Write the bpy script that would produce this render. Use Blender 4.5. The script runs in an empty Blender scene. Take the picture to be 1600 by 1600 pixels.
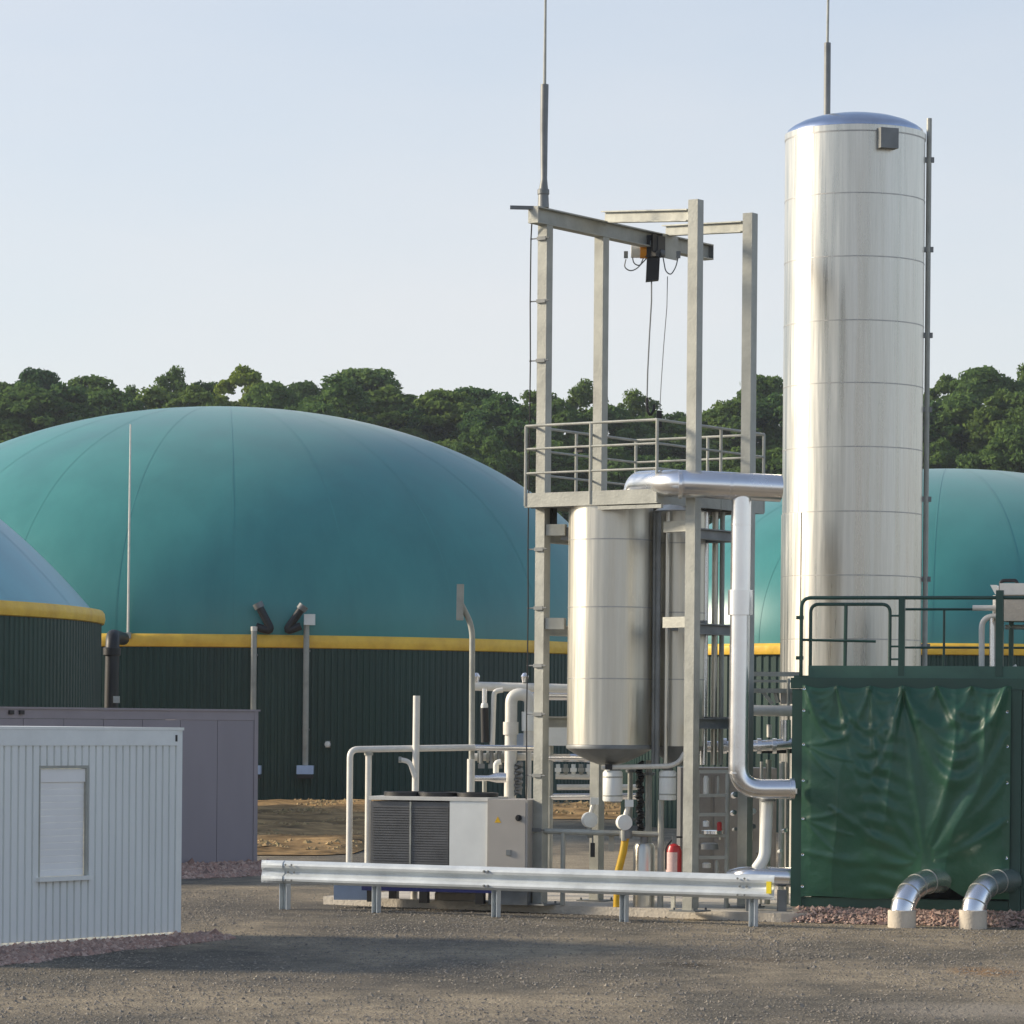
import bpy, bmesh, math, random
import numpy as np
from mathutils import Vector, Matrix, noise

SC = bpy.context.scene
COL = SC.collection
R = math.radians
random.seed(7)

# ------------------------------------------------------------------ camera
FPX, HPX, CAMH, ROLL = 5500.0, 1130.0, 2.7, 0.0085      # focal length (1600 px wide picture), eye level row, eye height, roll
cam = bpy.data.cameras.new('camera')
cam.sensor_width = 36
cam.lens = FPX * 36 / 1600
cam.shift_y = (HPX - 800) / 1600
cam.clip_start, cam.clip_end = 1.0, 9000
cam_o = bpy.data.objects.new('camera', cam)
COL.objects.link(cam_o)
cam_o.matrix_world = Matrix.Translation((0, 0, CAMH)) @ Matrix.Rotation(R(90), 4, 'X') @ Matrix.Rotation(ROLL, 4, 'Z')
SC.camera = cam_o

# ------------------------------------------------------------------ light
SUN_AZ, SUN_EL = -82.0, 21.0
world = bpy.data.worlds.new('World')
SC.world = world
world.use_nodes = True
wt = world.node_tree
bg = wt.nodes['Background']
sky = wt.nodes.new('ShaderNodeTexSky')
sky.sky_type = 'NISHITA'
sky.sun_disc = False
sky.sun_elevation = R(SUN_EL)
sky.sun_rotation = R(SUN_AZ)
sky.air_density = 1.0
sky.dust_density = 0.6
sky.ozone_density = 2.5
# thin high veil of cloud, the same all round the sky
tc = wt.nodes.new('ShaderNodeTexCoord')
mp = wt.nodes.new('ShaderNodeMapping')
mp.inputs['Scale'].default_value = (2.2, 2.2, 7.0)
wt.links.new(tc.outputs['Generated'], mp.inputs['Vector'])
nz = wt.nodes.new('ShaderNodeTexNoise')
nz.inputs['Scale'].default_value = 1.6
nz.inputs['Detail'].default_value = 5
nz.inputs['Roughness'].default_value = 0.5
wt.links.new(mp.outputs[0], nz.inputs['Vector'])
rmp = wt.nodes.new('ShaderNodeMapRange')
rmp.inputs['From Min'].default_value = 0.3
rmp.inputs['From Max'].default_value = 0.75
rmp.inputs['To Min'].default_value = 0.66
rmp.inputs['To Max'].default_value = 1.0
wt.links.new(nz.outputs['Fac'], rmp.inputs['Value'])
mxw = wt.nodes.new('ShaderNodeMix')
mxw.data_type = 'RGBA'
sep = wt.nodes.new('ShaderNodeSeparateXYZ')
wt.links.new(tc.outputs['Generated'], sep.inputs[0])
alt = wt.nodes.new('ShaderNodeMapRange')
alt.inputs['From Min'].default_value = 0.02
alt.inputs['From Max'].default_value = 0.45
alt.inputs['To Min'].default_value = 1.0
alt.inputs['To Max'].default_value = 0.18
wt.links.new(sep.outputs['Z'], alt.inputs['Value'])
veil = wt.nodes.new('ShaderNodeMath')
veil.operation = 'MULTIPLY'
wt.links.new(rmp.outputs[0], veil.inputs[0])
wt.links.new(alt.outputs[0], veil.inputs[1])
wt.links.new(veil.outputs[0], mxw.inputs['Factor'])
wt.links.new(sky.outputs[0], mxw.inputs['A'])
mxw.inputs['B'].default_value = (4.9, 4.78, 4.8, 1)
wt.links.new(mxw.outputs['Result'], bg.inputs['Color'])
bg.inputs['Strength'].default_value = 0.13

sun = bpy.data.lights.new('sun', 'SUN')
sun.energy = 4.0
sun.angle = R(9.0)
sun.color = (1.0, 0.86, 0.66)
sun_o = bpy.data.objects.new('sun', sun)
COL.objects.link(sun_o)
SUND = Vector((math.sin(R(SUN_AZ)) * math.cos(R(SUN_EL)), math.cos(R(SUN_AZ)) * math.cos(R(SUN_EL)), math.sin(R(SUN_EL))))
sun_o.rotation_euler = (-SUND).to_track_quat('-Z', 'Y').to_euler()

vs = SC.view_settings
vs.view_transform = 'Standard'
vs.look = 'None'
vs.exposure = 0.48
vs.gamma = 1.0
vs.use_curve_mapping = False
SC.render.engine = 'CYCLES'
SC.cycles.max_bounces = 8

# ------------------------------------------------------------------ measuring helpers (photo row and column -> place in the world)
_c, _s = math.cos(ROLL), math.sin(ROLL)


def ray(px, py):
    a, b = px - 800, HPX - py
    return (a * _c - b * _s) / FPX, (a * _s + b * _c) / FPX


def P(px, py, D):
    a, b = ray(px, py)
    return Vector((a * D, D, CAMH + b * D))


def GZ(px, py, z=0.0):
    a, b = ray(px, py)
    return P(px, py, (z - CAMH) / b)


def hit(px, py, Q, d):                      # (distance along d from Q, height) where the sight line meets the vertical plane
    a, b = ray(px, py)
    s = (a * Q.y - Q.x) / (d.x - a * d.y)
    return s, CAMH + b * (Q.y + s * d.y)


def M(px, D):
    return px / FPX * D


# ------------------------------------------------------------------ materials
def mat(name, col, rough=0.6, metal=0.0, var=0.15, scale=3.0, bump=0.0, bscale=40.0, streak=None, spec=0.5, tint=None, rvar=0.0):
    m = bpy.data.materials.new(name)
    m.use_nodes = True
    t = m.node_tree
    b = t.nodes['Principled BSDF']
    b.inputs['Roughness'].default_value = rough
    b.inputs['Metallic'].default_value = metal
    b.inputs['Specular IOR Level'].default_value = spec
    co = t.nodes.new('ShaderNodeTexCoord')
    mpn = t.nodes.new('ShaderNodeMapping')
    if streak:
        mpn.inputs['Scale'].default_value = streak
    t.links.new(co.outputs['Object'], mpn.inputs['Vector'])
    n = t.nodes.new('ShaderNodeTexNoise')
    n.inputs['Scale'].default_value = scale
    n.inputs['Detail'].default_value = 6
    n.inputs['Roughness'].default_value = 0.62
    t.links.new(mpn.outputs[0], n.inputs['Vector'])
    mx = t.nodes.new('ShaderNodeMix')
    mx.data_type = 'RGBA'
    c2 = tint or col
    mx.inputs['A'].default_value = (*[max(0, x * (1 - var)) for x in c2], 1)
    mx.inputs['B'].default_value = (*[min(1, x * (1 + var)) for x in col], 1)
    rr = t.nodes.new('ShaderNodeMapRange')
    rr.inputs['From Min'].default_value = 0.3
    rr.inputs['From Max'].default_value = 0.7
    t.links.new(n.outputs['Fac'], rr.inputs['Value'])
    t.links.new(rr.outputs[0], mx.inputs['Factor'])
    t.links.new(mx.outputs['Result'], b.inputs['Base Color'])
    if rvar:
        r2 = t.nodes.new('ShaderNodeMapRange')
        r2.inputs['From Min'].default_value = 0.3
        r2.inputs['From Max'].default_value = 0.7
        r2.inputs['To Min'].default_value = rough - rvar
        r2.inputs['To Max'].default_value = rough + rvar
        t.links.new(n.outputs['Fac'], r2.inputs['Value'])
        t.links.new(r2.outputs[0], b.inputs['Roughness'])
    if bump:
        n2 = t.nodes.new('ShaderNodeTexNoise')
        n2.inputs['Scale'].default_value = bscale
        n2.inputs['Detail'].default_value = 4
        t.links.new(mpn.outputs[0], n2.inputs['Vector'])
        bp = t.nodes.new('ShaderNodeBump')
        bp.inputs['Strength'].default_value = bump
        bp.inputs['Distance'].default_value = 0.05
        t.links.new(n2.outputs['Fac'], bp.inputs['Height'])
        t.links.new(bp.outputs[0], b.inputs['Normal'])
    return m


MT = {}
MT['galv'] = mat('galvanised steel', (0.37, 0.375, 0.335), 0.5, 0.15, 0.22, 2.5, 0.1, 30, rvar=0.08)
MT['galvdark'] = mat('weathered galvanised steel', (0.20, 0.21, 0.21), 0.5, 0.25, 0.25, 2.5)
MT['rail'] = mat('galvanised guard rail', (0.60, 0.645, 0.67), 0.42, 0.2, 0.18, 1.5, 0.05, 12, rvar=0.08)
MT['steel'] = mat('stainless cladding', (0.63, 0.60, 0.525), 0.38, 0.95, 0.16, 3.0, 0.16, 2.2, streak=(3.0, 3.0, 0.12), rvar=0.09)
MT['tower'] = mat('tower cladding', (0.60, 0.58, 0.525), 0.32, 0.95, 0.26, 3.0, 0.14, 1.6, streak=(2.6, 2.6, 0.10), rvar=0.10)
MT['alu'] = mat('aluminium pipe jacket', (0.84, 0.84, 0.85), 0.24, 0.95, 0.05, 2.0, 0.02, 2.5, rvar=0.05)
MT['seam'] = mat('dark lap seam', (0.42, 0.41, 0.39), 0.45, 0.7, 0.15, 6)
MT['whitepipe'] = mat('pale painted pipe', (0.72, 0.70, 0.64), 0.45, 0.1, 0.10, 5)
MT['white'] = mat('white painted metal', (0.82, 0.83, 0.79), 0.4, 0.0, 0.05, 3)
MT['shutter'] = mat('white shutter slat', (0.90, 0.89, 0.86), 0.45, 0.0, 0.03, 3)
MT['cabin'] = mat('pale grey cabin sheet', (0.80, 0.82, 0.79), 0.45, 0.0, 0.05, 1.3, 0.0, streak=(1, 1, 0.35))
MT['cabintrim'] = mat('pale grey cabin frame', (0.80, 0.82, 0.79), 0.45, 0.0, 0.07, 2)
MT['mauve'] = mat('mauve grey sandwich panel', (0.265, 0.245, 0.275), 0.55, 0.0, 0.07, 1.0, streak=(1, 1, 0.3))
MT['mauvetrim'] = mat('mauve grey trim', (0.275, 0.25, 0.275), 0.5, 0.0, 0.07, 2)
MT['wall'] = mat('dark green trapezoid sheet', (0.009, 0.042, 0.031), 0.5, 0.0, 0.2, 0.5, streak=(1, 1, 0.3))
MT['band'] = mat('yellow edge band', (0.95, 0.54, 0.06), 0.5, 0.0, 0.18, 1.5, 0.5, 3.0)
MT['green'] = mat('dark green container paint', (0.018, 0.065, 0.048), 0.4, 0.0, 0.15, 2)
MT['deck'] = mat('green deck edge', (0.045, 0.12, 0.09), 0.5, 0.0, 0.2, 2)
MT['tarp'] = mat('green tarpaulin', (0.020, 0.096, 0.052), 0.40, 0.0, 0.10, 1.2, 0.08, 22, spec=0.55, rvar=0.06)
MT['black'] = mat('black rubber', (0.012, 0.012, 0.013), 0.5, 0.0, 0.2, 4)
MT['darkin'] = mat('dark interior', (0.01, 0.013, 0.012), 0.8, 0.0, 0.2, 4)
MT['yellow'] = mat('yellow paint', (0.75, 0.45, 0.02), 0.4, 0.0, 0.1, 4)
MT['orange'] = mat('orange hoist cover', (0.75, 0.30, 0.02), 0.4, 0.0, 0.1, 4)
MT['red'] = mat('red paint', (0.45, 0.02, 0.02), 0.35, 0.0, 0.1, 6)
MT['pink'] = mat('printed label', (0.72, 0.50, 0.46), 0.5, 0.0, 0.12, 30)
MT['blue'] = mat('blue skid frame', (0.012, 0.02, 0.13), 0.45, 0.0, 0.15, 4)
MT['fin'] = mat('dark radiator fins', (0.15, 0.15, 0.15), 0.55, 0.2, 0.15, 4)
MT['beige'] = mat('beige grey cabinet', (0.42, 0.39, 0.35), 0.45, 0.0, 0.05, 3)
MT['bluegrey'] = mat('blue grey hood', (0.42, 0.52, 0.68), 0.45, 0.1, 0.1, 3)
MT['concrete'] = mat('concrete', (0.55, 0.50, 0.42), 0.85, 0.0, 0.18, 2.5, 0.35, 25)
MT['collar'] = mat('cream pipe collar', (0.60, 0.53, 0.43), 0.8, 0.0, 0.14, 6, 0.2, 30)
MT['bark'] = mat('bark', (0.06, 0.05, 0.04), 0.9, 0.0, 0.3, 6, 0.4, 12, streak=(3, 3, 0.5))
MT['reflector'] = mat('yellow reflector', (0.85, 0.68, 0.03), 0.35, 0.0, 0.05, 8)
MT['cap'] = mat('polished tower cap', (0.62, 0.66, 0.74), 0.22, 1.0, 0.06, 4, 0.04, 3)


def membrane(name, col, dark):
    m = mat(name, col, 0.36, 0.0, 0.10, 0.5, 0.03, 0.7, spec=0.5, tint=dark, streak=(1, 1, 0.22), rvar=0.05)
    b = m.node_tree.nodes['Principled BSDF']
    b.inputs['Sheen Weight'].default_value = 0.12
    b.inputs['Sheen Roughness'].default_value = 0.45
    return m


tb_ = MT['tarp'].node_tree.nodes['Principled BSDF']
tb_.inputs['Sheen Weight'].default_value = 0.2
tb_.inputs['Sheen Roughness'].default_value = 0.4
MT['dome'] = membrane('teal membrane', (0.050, 0.245, 0.232), (0.046, 0.232, 0.224))
MT['domesky'] = membrane('sky tinted membrane', (0.20, 0.44, 0.48), (0.19, 0.42, 0.47))  # lighter, bluer base colour carries the sky reflected in the shaded roof
MT['domeseam'] = membrane('teal membrane weld', (0.052, 0.252, 0.238), (0.048, 0.238, 0.230))


def leafmat(name, a, b, c):
    m = bpy.data.materials.new(name)
    m.use_nodes = True
    t = m.node_tree
    t.nodes.remove(t.nodes['Principled BSDF'])
    out = t.nodes['Material Output']
    geo = t.nodes.new('ShaderNodeNewGeometry')
    oi = t.nodes.new('ShaderNodeObjectInfo')
    m1 = t.nodes.new('ShaderNodeMix'); m1.data_type = 'RGBA'
    m1.inputs['A'].default_value = (*a, 1); m1.inputs['B'].default_value = (*b, 1)
    t.links.new(geo.outputs['Random Per Island'], m1.inputs['Factor'])
    m2 = t.nodes.new('ShaderNodeMix'); m2.data_type = 'RGBA'
    m2.inputs['B'].default_value = (*c, 1)
    mr = t.nodes.new('ShaderNodeMath'); mr.operation = 'MULTIPLY'; mr.inputs[1].default_value = 0.75
    t.links.new(oi.outputs['Random'], mr.inputs[0])
    t.links.new(mr.outputs[0], m2.inputs['Factor'])
    t.links.new(m1.outputs['Result'], m2.inputs['A'])
    m3 = t.nodes.new('ShaderNodeMix'); m3.data_type = 'RGBA'; m3.blend_type = 'MULTIPLY'
    m3.inputs['Factor'].default_value = 1.0
    t.links.new(m2.outputs['Result'], m3.inputs['A']); t.links.new(oi.outputs['Color'], m3.inputs['B'])
    m2 = m3
    d = t.nodes.new('ShaderNodeBsdfDiffuse')
    tr = t.nodes.new('ShaderNodeBsdfTranslucent')
    ms = t.nodes.new('ShaderNodeMixShader'); ms.inputs[0].default_value = 0.38
    t.links.new(m2.outputs['Result'], d.inputs['Color'])
    t.links.new(m2.outputs['Result'], tr.inputs['Color'])
    t.links.new(d.outputs[0], ms.inputs[1]); t.links.new(tr.outputs[0], ms.inputs[2])
    t.links.new(ms.outputs[0], out.inputs['Surface'])
    return m


MT['leaf'] = leafmat('broad leaf foliage', (0.055, 0.115, 0.048), (0.110, 0.190, 0.056), (0.150, 0.210, 0.050))


def stonemat(name, cols):
    m = bpy.data.materials.new(name)
    m.use_nodes = True
    t = m.node_tree
    b = t.nodes['Principled BSDF']
    b.inputs['Roughness'].default_value = 0.85
    geo = t.nodes.new('ShaderNodeNewGeometry')
    cr = t.nodes.new('ShaderNodeValToRGB')
    cr.color_ramp.interpolation = 'LINEAR'
    el = cr.color_ramp.elements
    while len(el) < len(cols):
        el.new(0.5)
    for i, c in enumerate(cols):
        el[i].position = i / (len(cols) - 1)
        el[i].color = (*c, 1)
    t.links.new(geo.outputs['Random Per Island'], cr.inputs[0])
    t.links.new(cr.outputs[0], b.inputs['Base Color'])
    return m


MT['gravel'] = stonemat('loose yard gravel', [(0.12, 0.11, 0.095), (0.25, 0.22, 0.18), (0.19, 0.175, 0.155), (0.32, 0.28, 0.22), (0.15, 0.13, 0.11)])
MT['pinkgravel'] = stonemat('pinkish gravel', [(0.24, 0.15, 0.12), (0.46, 0.29, 0.23), (0.33, 0.23, 0.19), (0.58, 0.42, 0.34), (0.20, 0.14, 0.12)])


# ------------------------------------------------------------------ mesh builder
class MB:
    def __init__(self):
        self.v, self.f, self.sm = [], [], []

    def add(self, vs_, fs, smooth=False):
        o = len(self.v)
        self.v += [tuple(p) for p in vs_]
        self.f += [tuple(i + o for i in q) for q in fs]
        self.sm += [smooth] * len(fs)
        return self

    def hexa(self, a, b, c, d, h):          # base quad a b c d (counter clockwise from above) raised by vector h
        q = [Vector(a), Vector(b), Vector(c), Vector(d)]
        q += [p + h for p in q]
        return self.add(q, [(3, 2, 1, 0), (4, 5, 6, 7), (0, 1, 5, 4), (1, 2, 6, 5), (2, 3, 7, 6), (3, 0, 4, 7)])

    def box(self, o, x, y, z):              # corner o, edge vectors
        o, x, y, z = Vector(o), Vector(x), Vector(y), Vector(z)
        return self.hexa(o, o + x, o + x + y, o + y, z)

    def cbox(self, c, sx, sy, sz, ax=Vector((1, 0, 0)), ay=Vector((0, 1, 0)), az=Vector((0, 0, 1))):
        c = Vector(c)
        return self.box(c - ax * sx / 2 - ay * sy / 2 - az * sz / 2, ax * sx, ay * sy, az * sz)

    def bar(self, p, q, w, h, up=Vector((0, 0, 1))):   # rectangular bar from p to q
        p, q = Vector(p), Vector(q)
        d = (q - p).normalized()
        if abs(d.dot(up)) > 0.95:
            up = Vector((0.574, 0.819, 0))
        s = d.cross(up).normalized()
        n = s.cross(d).normalized()
        return self.box(p - s * w / 2 - n * h / 2, s * w, q - p, n * h) if False else self.box(p - s * w / 2 - n * h / 2, q - p, n * h, s * w) if False else self._bar(p, q, s, n, w, h)

    def _bar(self, p, q, s, n, w, h):
        a = [p - s * w / 2 - n * h / 2, p + s * w / 2 - n * h / 2, p + s * w / 2 + n * h / 2, p - s * w / 2 + n * h / 2]
        b = [x + (q - p) for x in a]
        return self.add(a + b, [(0, 1, 2, 3), (7, 6, 5, 4), (0, 4, 5, 1), (1, 5, 6, 2), (2, 6, 7, 3), (3, 7, 4, 0)])

    def ibeam(self, p, q, w, h, tw=0.012, tf=0.018):
        p, q = Vector(p), Vector(q)
        d = (q - p).normalized()
        s = d.cross(Vector((0, 0, 1))).normalized()
        n = s.cross(d)
        for a in (-1, 1):
            o = n * a * (h / 2 - tf / 2)
            self._bar(p + o, q + o, s, n, w, tf)
        return self._bar(p, q, s, n, tw, h - 2 * tf)

    def tube(self, path, r, seg=12, caps=True, rs=None):
        path = [Vector(p) for p in path]
        n = len(path)
        t0 = (path[1] - path[0]).normalized()
        up = Vector((0, 0, 1)) if abs(t0.z) < 0.9 else Vector((1, 0, 0))
        a = t0.cross(up).normalized()
        vs_, fs = [], []
        for i, p in enumerate(path):
            t = (path[min(i + 1, n - 1)] - path[max(i - 1, 0)]).normalized()
            a = (a - t * a.dot(t)).normalized()
            b = t.cross(a)
            rr = rs[i] if rs else r
            for k in range(seg):
                w = 2 * math.pi * k / seg
                vs_.append(p + (a * math.cos(w) + b * math.sin(w)) * rr)
        for i in range(n - 1):
            for k in range(seg):
                k2 = (k + 1) % seg
                fs.append((i * seg + k, i * seg + k2, (i + 1) * seg + k2, (i + 1) * seg + k))
        self.add(vs_, fs, True)
        if caps:
            o = len(self.v) - len(vs_)
            self.f.append(tuple(o + k for k in reversed(range(seg))))
            self.f.append(tuple(o + (n - 1) * seg + k for k in range(seg)))
            self.sm += [False, False]
        return self

    def lathe(self, c, prof, seg=48, a0=0.0, a1=2 * math.pi, smooth=True, axis=None):     # prof: list of (radius, height)
        c = Vector(c)
        full = abs(a1 - a0 - 2 * math.pi) < 1e-6
        cols = seg if full else seg + 1
        vs_, fs = [], []
        if axis is None:
            X, Y, Z = Vector((1, 0, 0)), Vector((0, 1, 0)), Vector((0, 0, 1))
        else:
            Z = Vector(axis).normalized()
            X = Z.orthogonal().normalized()
            Y = Z.cross(X)
        for r, z in prof:
            for k in range(cols):
                w = a0 + (a1 - a0) * k / seg
                vs_.append(c + X * (r * math.cos(w)) + Y * (r * math.sin(w)) + Z * z)
        for i in range(len(prof) - 1):
            for k in range(seg):
                k2 = (k + 1) % cols
                fs.append((i * cols + k, i * cols + k2, (i + 1) * cols + k2, (i + 1) * cols + k))
        return self.add(vs_, fs, smooth)

    def build(self, name, m, parent=None, sharp=None):
        off = Vector((0, 0, 0))
        if parent is not None:
            off = Vector(parent.get('_base', (0, 0, 0)))
        me = bpy.data.meshes.new(name)
        me.from_pydata([tuple(Vector(p) - off) for p in self.v], [], self.f)
        me.polygons.foreach_set('use_smooth', self.sm)
        me.materials.append(MT[m] if isinstance(m, str) else m)
        if any(self.sm):
            try:
                me.set_sharp_from_angle(angle=R(sharp or 35))
            except Exception:
                pass
        me.update()
        o = bpy.data.objects.new(name, me)
        COL.objects.link(o)
        if parent is not None:
            o.parent = parent
            o['_base'] = tuple(off)
        return o


def tag(o, label=None, cat=None, group=None, kind=None):
    if label: o['label'] = label
    if cat: o['category'] = cat
    if group: o['group'] = group
    if kind: o['kind'] = kind
    return o


def thing(name, label, cat, base, group=None):
    o = bpy.data.objects.new(name, None)
    o.empty_display_size = 0.3
    o.location = base
    o['_base'] = tuple(base)
    COL.objects.link(o)
    return tag(o, label, cat, group)


def fillet(pts, r, n=8):
    pts = [Vector(p) for p in pts]
    out = [pts[0]]
    for i in range(1, len(pts) - 1):
        a, b, c = pts[i - 1], pts[i], pts[i + 1]
        d1, d2 = (a - b), (c - b)
        rr = min(r, d1.length * 0.49, d2.length * 0.49)
        d1.normalize(); d2.normalize()
        s, e = b + d1 * rr, b + d2 * rr
        for k in range(n + 1):
            t = k / n
            out.append((s * (1 - t) + b * t) * (1 - t) + (b * (1 - t) + e * t) * t)
    out.append(pts[-1])
    return out


def npmesh(name, verts, faces, m, smooth=False):
    me = bpy.data.meshes.new(name)
    nv, nf, k = len(verts), len(faces), faces.shape[1]
    me.vertices.add(nv)
    me.vertices.foreach_set('co', np.ascontiguousarray(verts, np.float32).ravel())
    me.loops.add(nf * k)
    me.loops.foreach_set('vertex_index', np.ascontiguousarray(faces, np.int32).ravel())
    me.polygons.add(nf)
    me.polygons.foreach_set('loop_start', np.arange(0, nf * k, k, dtype=np.int32))
    me.polygons.foreach_set('loop_total', np.full(nf, k, np.int32))
    me.polygons.foreach_set('use_smooth', np.full(nf, smooth, bool))
    me.materials.append(m)
    me.update(calc_edges=True)
    me.validate()
    return me


# ------------------------------------------------------------------ grid of the plant
TH = R(35)
U = Vector((math.cos(TH), -math.sin(TH), 0))
V = Vector((math.sin(TH), math.cos(TH), 0))
Z = Vector((0, 0, 1))
SLAB = 0.12

# ================================================================== SETTING
def groundmat():
    m = bpy.data.materials.new('yard surface')
    m.use_nodes = True
    t = m.node_tree
    b = t.nodes['Principled BSDF']
    b.inputs['Roughness'].default_value = 0.9
    b.inputs['Specular IOR Level'].default_value = 0.2
    co = t.nodes.new('ShaderNodeTexCoord')
    def nz_(sc, det, mapscale=(1, 1, 1), rough=0.6):
        mpn = t.nodes.new('ShaderNodeMapping')
        mpn.inputs['Scale'].default_value = mapscale
        t.links.new(co.outputs['Object'], mpn.inputs['Vector'])
        n = t.nodes.new('ShaderNodeTexNoise')
        n.inputs['Scale'].default_value = sc
        n.inputs['Detail'].default_value = det
        n.inputs['Roughness'].default_value = rough
        t.links.new(mpn.outputs[0], n.inputs['Vector'])
        return n
    def rng(node, a, c):
        r = t.nodes.new('ShaderNodeMapRange')
        r.inputs['From Min'].default_value = a
        r.inputs['From Max'].default_value = c
        t.links.new(node.outputs['Fac'], r.inputs['Value'])
        return r
    big = rng(nz_(0.30, 6, (0.7, 0.38, 1), 0.62), 0.43, 0.57)          # dusty wheel-worn areas against dark chippings
    mid = rng(nz_(2.2, 6), 0.35, 0.68)
    fine = rng(nz_(26, 4), 0.32, 0.68)
    m1 = t.nodes.new('ShaderNodeMix'); m1.data_type = 'RGBA'
    m1.inputs['A'].default_value = (0.200, 0.188, 0.160, 1); m1.inputs['B'].default_value = (0.43, 0.375, 0.285, 1)
    t.links.new(big.outputs[0], m1.inputs['Factor'])
    m2 = t.nodes.new('ShaderNodeMix'); m2.data_type = 'RGBA'; m2.blend_type = 'MULTIPLY'
    m2.inputs['Factor'].default_value = 0.8
    cr = t.nodes.new('ShaderNodeValToRGB')
    cr.color_ramp.elements[0].color = (0.62, 0.61, 0.60, 1)
    cr.color_ramp.elements[1].color = (1.12, 1.08, 1.02, 1)
    t.links.new(mid.outputs[0], cr.inputs[0])
    t.links.new(m1.outputs['Result'], m2.inputs['A']); t.links.new(cr.outputs[0], m2.inputs['B'])
    m3 = t.nodes.new('ShaderNodeMix'); m3.data_type = 'RGBA'; m3.blend_type = 'MULTIPLY'
    m3.inputs['Factor'].default_value = 0.8
    cr2 = t.nodes.new('ShaderNodeValToRGB')
    cr2.color_ramp.elements[0].color = (0.45, 0.44, 0.43, 1)
    cr2.color_ramp.elements[1].color = (1.4, 1.36, 1.3, 1)
    t.links.new(fine.outputs[0], cr2.inputs[0])
    t.links.new(m2.outputs['Result'], m3.inputs['A']); t.links.new(cr2.outputs[0], m3.inputs['B'])
    prev = m3.outputs['Result']
    warp = nz_(1.6, 4)
    for c0, rx, ry, col, amt in ((GZ(1085, 1508), .42, .55, (.045, .035, .025), .75), (GZ(1190, 1500), .7, .5, (.08, .06, .045), .5), (GZ(1535, 1518), .5, .8, (.33, .17, .06), .6),
                                 (GZ(620, 1450), 2.6, 1.6, (.10, .092, .08), .65), (GZ(470, 1535), 2.4, 1.6, (.085, .082, .078), .5), (GZ(1520, 1580), 1.3, 1.2, (.42, .37, .30), .6), (GZ(380, 1420), 2.2, 3.5, (.09, .085, .078), .65)):
        sb_ = t.nodes.new('ShaderNodeVectorMath'); sb_.operation = 'SUBTRACT'
        sb_.inputs[1].default_value = c0
        t.links.new(co.outputs['Object'], sb_.inputs[0])
        ml = t.nodes.new('ShaderNodeVectorMath'); ml.operation = 'MULTIPLY'
        ml.inputs[1].default_value = (1 / rx, 1 / ry, 0)
        t.links.new(sb_.outputs[0], ml.inputs[0])
        ln_ = t.nodes.new('ShaderNodeVectorMath'); ln_.operation = 'LENGTH'
        t.links.new(ml.outputs[0], ln_.inputs[0])
        ad = t.nodes.new('ShaderNodeMath'); ad.operation = 'MULTIPLY_ADD'
        ad.inputs[1].default_value = 1.6; t.links.new(warp.outputs['Fac'], ad.inputs[0]); t.links.new(ln_.outputs['Value'], ad.inputs[2])
        mr_ = t.nodes.new('ShaderNodeMapRange')
        mr_.inputs['From Min'].default_value = 1.9; mr_.inputs['From Max'].default_value = 1.1
        mr_.inputs['To Max'].default_value = amt
        t.links.new(ad.outputs[0], mr_.inputs['Value'])
        mm = t.nodes.new('ShaderNodeMix'); mm.data_type = 'RGBA'
        mm.inputs['B'].default_value = (*col, 1)
        t.links.new(mr_.outputs[0], mm.inputs['Factor']); t.links.new(prev, mm.inputs['A'])
        prev = mm.outputs['Result']
    t.links.new(prev, b.inputs['Base Color'])
    bp = t.nodes.new('ShaderNodeBump')
    bp.inputs['Strength'].default_value = 0.8
    bp.inputs['Distance'].default_value = 0.03
    t.links.new(fine.outputs[0], bp.inputs['Height'])
    t.links.new(bp.outputs[0], b.inputs['Normal'])
    return m


MT['yard'] = groundmat()
MT['soil'] = mat('straw brown soil', (0.36, 0.23, 0.105), 0.95, 0, 0.6, 0.9, 1.0, 3.5, tint=(0.20, 0.135, 0.065), spec=0.1)
MT['grass'] = mat('rough grass', (0.08, 0.10, 0.035), 0.95, 0, 0.4, 0.2, 0.5, 2.0, spec=0.1)

g = MB()
S = 1000
g.add([(-S, -S, 0), (S, -S, 0), (S, S, 0), (-S, S, 0)], [(0, 1, 2, 3)])
tag(g.build('ground', 'yard'), kind='structure')

# brown soil strip between the yard and the tanks, slightly humped
def soil_strip():
    xs = np.linspace(-26, 26, 90); ys = np.linspace(71, 113.5, 60)
    vs_ = []
    for yy in ys:
        for x in xs:
            y = yy
            f_ = min(1, max(0, (x + 3.4) / 2.0)); near = 71 + 29 * f_ * f_ * (3 - 2 * f_)
            y = near + (113.5 - near) * (y - 71) / 42.5
            e = min(1, (y - near) / 4, (113.5 - y) / 3 + 0.3)
            z = 0.02 + max(0, e) * (0.16 + 0.16 * noise.noise(Vector((x * .35, y * .2, 0))) + 0.09 * noise.noise(Vector((x * 1.3, y * 0.8, 4))))
            vs_.append((x, y + 1.6 * noise.noise(Vector((x * .3, 9, 1))), max(0.012, z)))
    n = len(xs)
    fs = [(j * n + i, j * n + i + 1, (j + 1) * n + i + 1, (j + 1) * n + i) for j in range(len(ys) - 1) for i in range(n - 1)]
    b = MB(); b.add(vs_, fs, True)
    return b.build('earth', 'soil')
tag(soil_strip(), kind='structure')

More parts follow.
